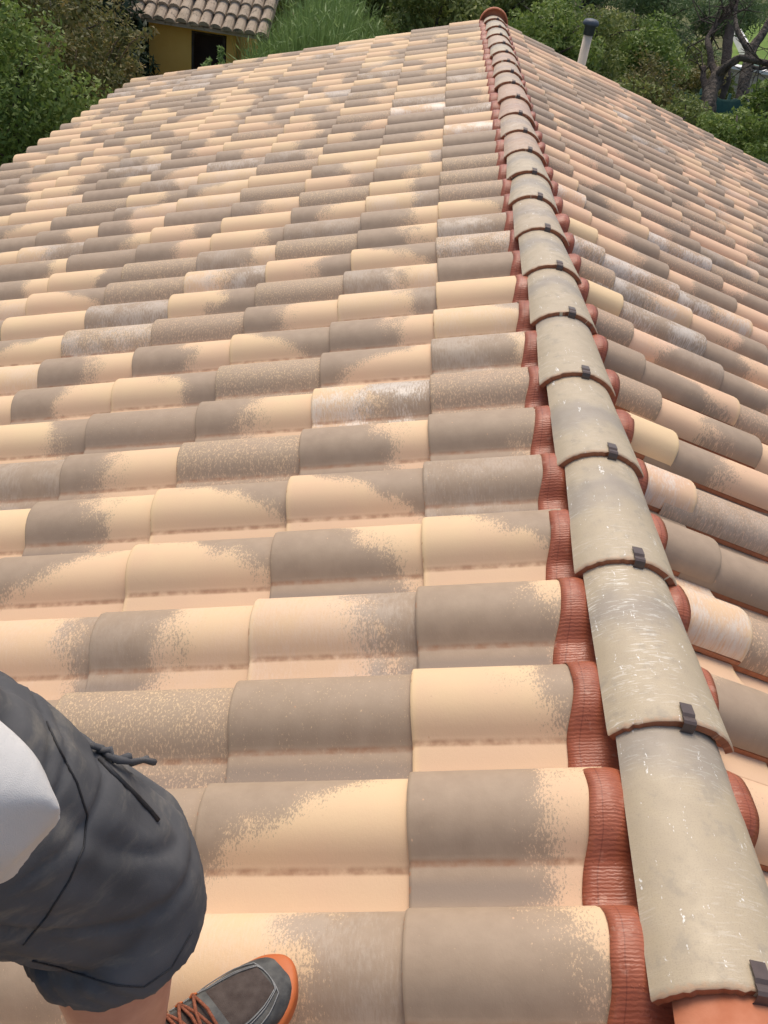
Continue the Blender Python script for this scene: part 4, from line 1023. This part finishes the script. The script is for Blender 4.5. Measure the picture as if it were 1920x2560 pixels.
# trainers
SUED = simple('charcoal_shoe_upper', (.022,.022,.023), (.11,.108,.095), 30, .6, .5, 180, .0015, .4)
MESHM = simple('shoe_toe_mesh', (.050,.036,.030), (.085,.066,.056), 60, .85, .6, 900, .0008, .2)
ORNG = simple('orange_rubber', (.44,.095,.022), (.52,.14,.035), 20, .55, .3, 120, .001)
LACE = simple('rust_brown_lace', (.16,.050,.026), (.30,.11,.06), 240, .85, .8, 900, .0008, .2)
STIT = simple('pale_stitching', (.16,.16,.155), (.24,.24,.23), 60, .7, .3, 600, .0004)
def shoe(heel, d, nrm, side):
    d = d.normalized(); n_ = (nrm - d*nrm.dot(d)).normalized(); s_ = d.cross(n_).normalized()*side
    def P(x,y,z): return heel + d*x + s_*y + n_*z
    root = link('shoe', None, None, person); root.location = (0,0,0)
    root.matrix_parent_inverse = Matrix.Identity(4); root.location = heel - person.location
    prof = [(0,.030,.060,0),(.012,.036,.080,0),(.035,.040,.098,0),(.07,.041,.104,0),(.10,.041,.098,0),(.13,.043,.086,.001),(.16,.046,.074,.003),(.19,.049,.063,.005),(.215,.050,.056,.007),(.24,.0485,.051,.008),(.262,.043,.046,.008),(.28,.033,.040,.007),(.291,.020,.032,.006),(.296,.006,.022,.005)]
    V=[];F=[];N=21
    for (x,w,h,o) in prof:
        for k in range(N):
            t=math.pi*k/(N-1); c,s=math.cos(t),math.sin(t)
            V.append(P(x, o+w*(abs(c)**.75)*(1 if c>0 else -1), .018+(h-.018)*(s**.62 if s>0 else 0)))
    for i in range(len(prof)-1):
        for k in range(N-1): F.append((i*N+k,i*N+k+1,(i+1)*N+k+1,(i+1)*N+k))
    F.append(tuple(range(N))[::-1]); F.append(tuple((len(prof)-1)*N+k for k in range(N)))
    for i in range(len(prof)-1): F.append((i*N,(i+1)*N,(i+1)*N+N-1,i*N+N-1))
    def surf(x, t, off=.0):      # point on the upper, t 0..pi across
        for i in range(len(prof)-1):
            if prof[i][0] <= x <= prof[i+1][0]:
                q=(x-prof[i][0])/(prof[i+1][0]-prof[i][0]); w=prof[i][1]*(1-q)+prof[i+1][1]*q; h=prof[i][2]*(1-q)+prof[i+1][2]*q; o=prof[i][3]*(1-q)+prof[i+1][3]*q; break
        c,s=math.cos(t),math.sin(t); w+=off; h+=off
        return P(x, o+w*(abs(c)**.75)*(1 if c>0 else -1), .018+(h-.018)*(s**.62))
    sub = child('upper', pymesh('upper',V,F), SUED, root).modifiers.new('s','SUBSURF'); sub.levels = sub.render_levels = 1
    # sole with a toe bumper
    V=[];F=[]; ring=[]
    for (x,w,h,o) in prof: ring.append((x,o+w+.003))
    for (x,w,h,o) in prof[::-1]: ring.append((x,o-w-.003))
    ring[len(prof)-1]=(.301,.014); ring[len(prof)]=(.301,-.004); ring[0]=(-.006,.026); ring[-1]=(-.006,-.026)
    nR=len(ring)
    for zi,(zz,sc_) in enumerate(((0,.95),(.006,1.0),(.020,1.01),(.027,.985))):
        for (x,y) in ring:
            toe = max(0,(x-.24)/.06)
            V.append(P(.15+(x-.15)*sc_, y*sc_, zz + toe*(.004 if zi<2 else .012)))
    for i in range(3):
        for k in range(nR): F.append((i*nR+k,i*nR+(k+1)%nR,(i+1)*nR+(k+1)%nR,(i+1)*nR+k))
    F.append(tuple(range(nR))[::-1]); F.append(tuple(3*nR+k for k in range(nR)))
    sub = child('sole', pymesh('sole',V,F), ORNG, root).modifiers.new('s','SUBSURF'); sub.levels = sub.render_levels = 2
    # toe mesh panel
    V=[];F=[];A=10;B=9
    for i in range(A):
        x=.196+.066*i/(A-1)
        for k in range(B):
            half=.62*(1-.45*((i/(A-1))**2)); t=math.pi/2+half*(2*k/(B-1)-1)
            edge = (i in (0,A-1) or k in (0,B-1)); V.append(surf(x,t,.0002 if edge else .0016))
    for i in range(A-1):
        for k in range(B-1): F.append((i*B+k,i*B+k+1,(i+1)*B+k+1,(i+1)*B+k))
    child('toe_panel', pymesh('toe_panel',V,F), MESHM, root)
    g = Geo()
    for off_ in (.66,.74,1.02):
        pts=[surf(.150+.006*q, math.pi/2+off_*1.15,.0012) for q in range(0,8)]+[surf(.20+.062*q/8, math.pi/2+off_*(1-.45*(q/8)**2),.0012) for q in range(9)]
        ptm=[surf(.262+.004*math.sin(math.pi*q/6), math.pi/2+off_*.55*(1-2*q/6),.0012) for q in range(7)]
        pts2=[surf(.20+.062*q/8, math.pi/2-off_*(1-.45*(q/8)**2),.0012) for q in range(8,-1,-1)]+[surf(.150+.006*q, math.pi/2-off_*1.15,.0012) for q in range(7,-1,-1)]
        g.add(tube(pts+ptm+pts2,.0008,4))
    child('stitching', g.mesh('stitching'), STIT, root)
    # tongue
    V=[];F=[]
    for i in range(8):
        x=.085+.10*i/7
        for k in range(7): V.append(surf(x, math.pi/2+.42*(2*k/6-1), .0045-.003*(i/7)))
    for i in range(7):
        for k in range(6): F.append((i*7+k,i*7+k+1,(i+1)*7+k+1,(i+1)*7+k))
    child('tongue', pymesh('tongue',V,F), MESHM, root)
    xs=[.100,.122,.143,.163,.182]
    g=Geo()
    for i,x in enumerate(xs):
        a=surf(x, math.pi/2+.62,.004); b=surf(x, math.pi/2-.62,.004); m=surf(x+.003, math.pi/2,.0115)
        g.add(tube([a,a.lerp(m,.5)+n_*.002,m,m.lerp(b,.5)+n_*.002,b],.0023,6))
        if i<len(xs)-1:
            c=surf(xs[i+1], math.pi/2-.62,.004); m2=surf((x+xs[i+1])/2, math.pi/2,.014); g.add(tube([a,a.lerp(m2,.5)+n_*.003,m2,m2.lerp(c,.5)+n_*.002,c],.0022,6))
            c=surf(xs[i+1], math.pi/2+.62,.004); g.add(tube([b,b.lerp(m2,.5)+n_*.003,m2+n_*.003,m2.lerp(c,.5)+n_*.002,c],.0022,6))
    k0=surf(.100,math.pi/2,.016)
    for sg in (-1,1):
        for ll in (.028,.040):
            L_=[k0]+[k0+d*(-.012+.02*math.sin(q*1.1))+s_*sg*(ll*math.sin(math.pi*q/7))*1.2+n_*(.010*math.sin(math.pi*q/7)-.008*q/7) for q in range(1,8)]; g.add(tube(L_,.0023,6))
        g.add(tube([k0,k0+s_*sg*.02+d*.012,k0+s_*sg*.040+d*.022-n_*.012],.0022,6))
    child('laces', g.mesh('laces'), LACE, root)
    g=Geo()
    for x in xs[1:]:
        for sg in (-1,1):
            a=surf(x-.004, math.pi/2+sg*.60,.004); b=surf(x+.004, math.pi/2+sg*.60,.004); c=surf(x, math.pi/2+sg*.92,.0025); g.add(tube([c,a,b,c],.0017,5))
    child('lace_loops', g.mesh('lace_loops'), ORNG, root)
nL = v3((-ST,0,CT))
shoe(heel, sdir_, nL, 1)
shoe(heelL, ldir, nL, -1)
#SECTION4
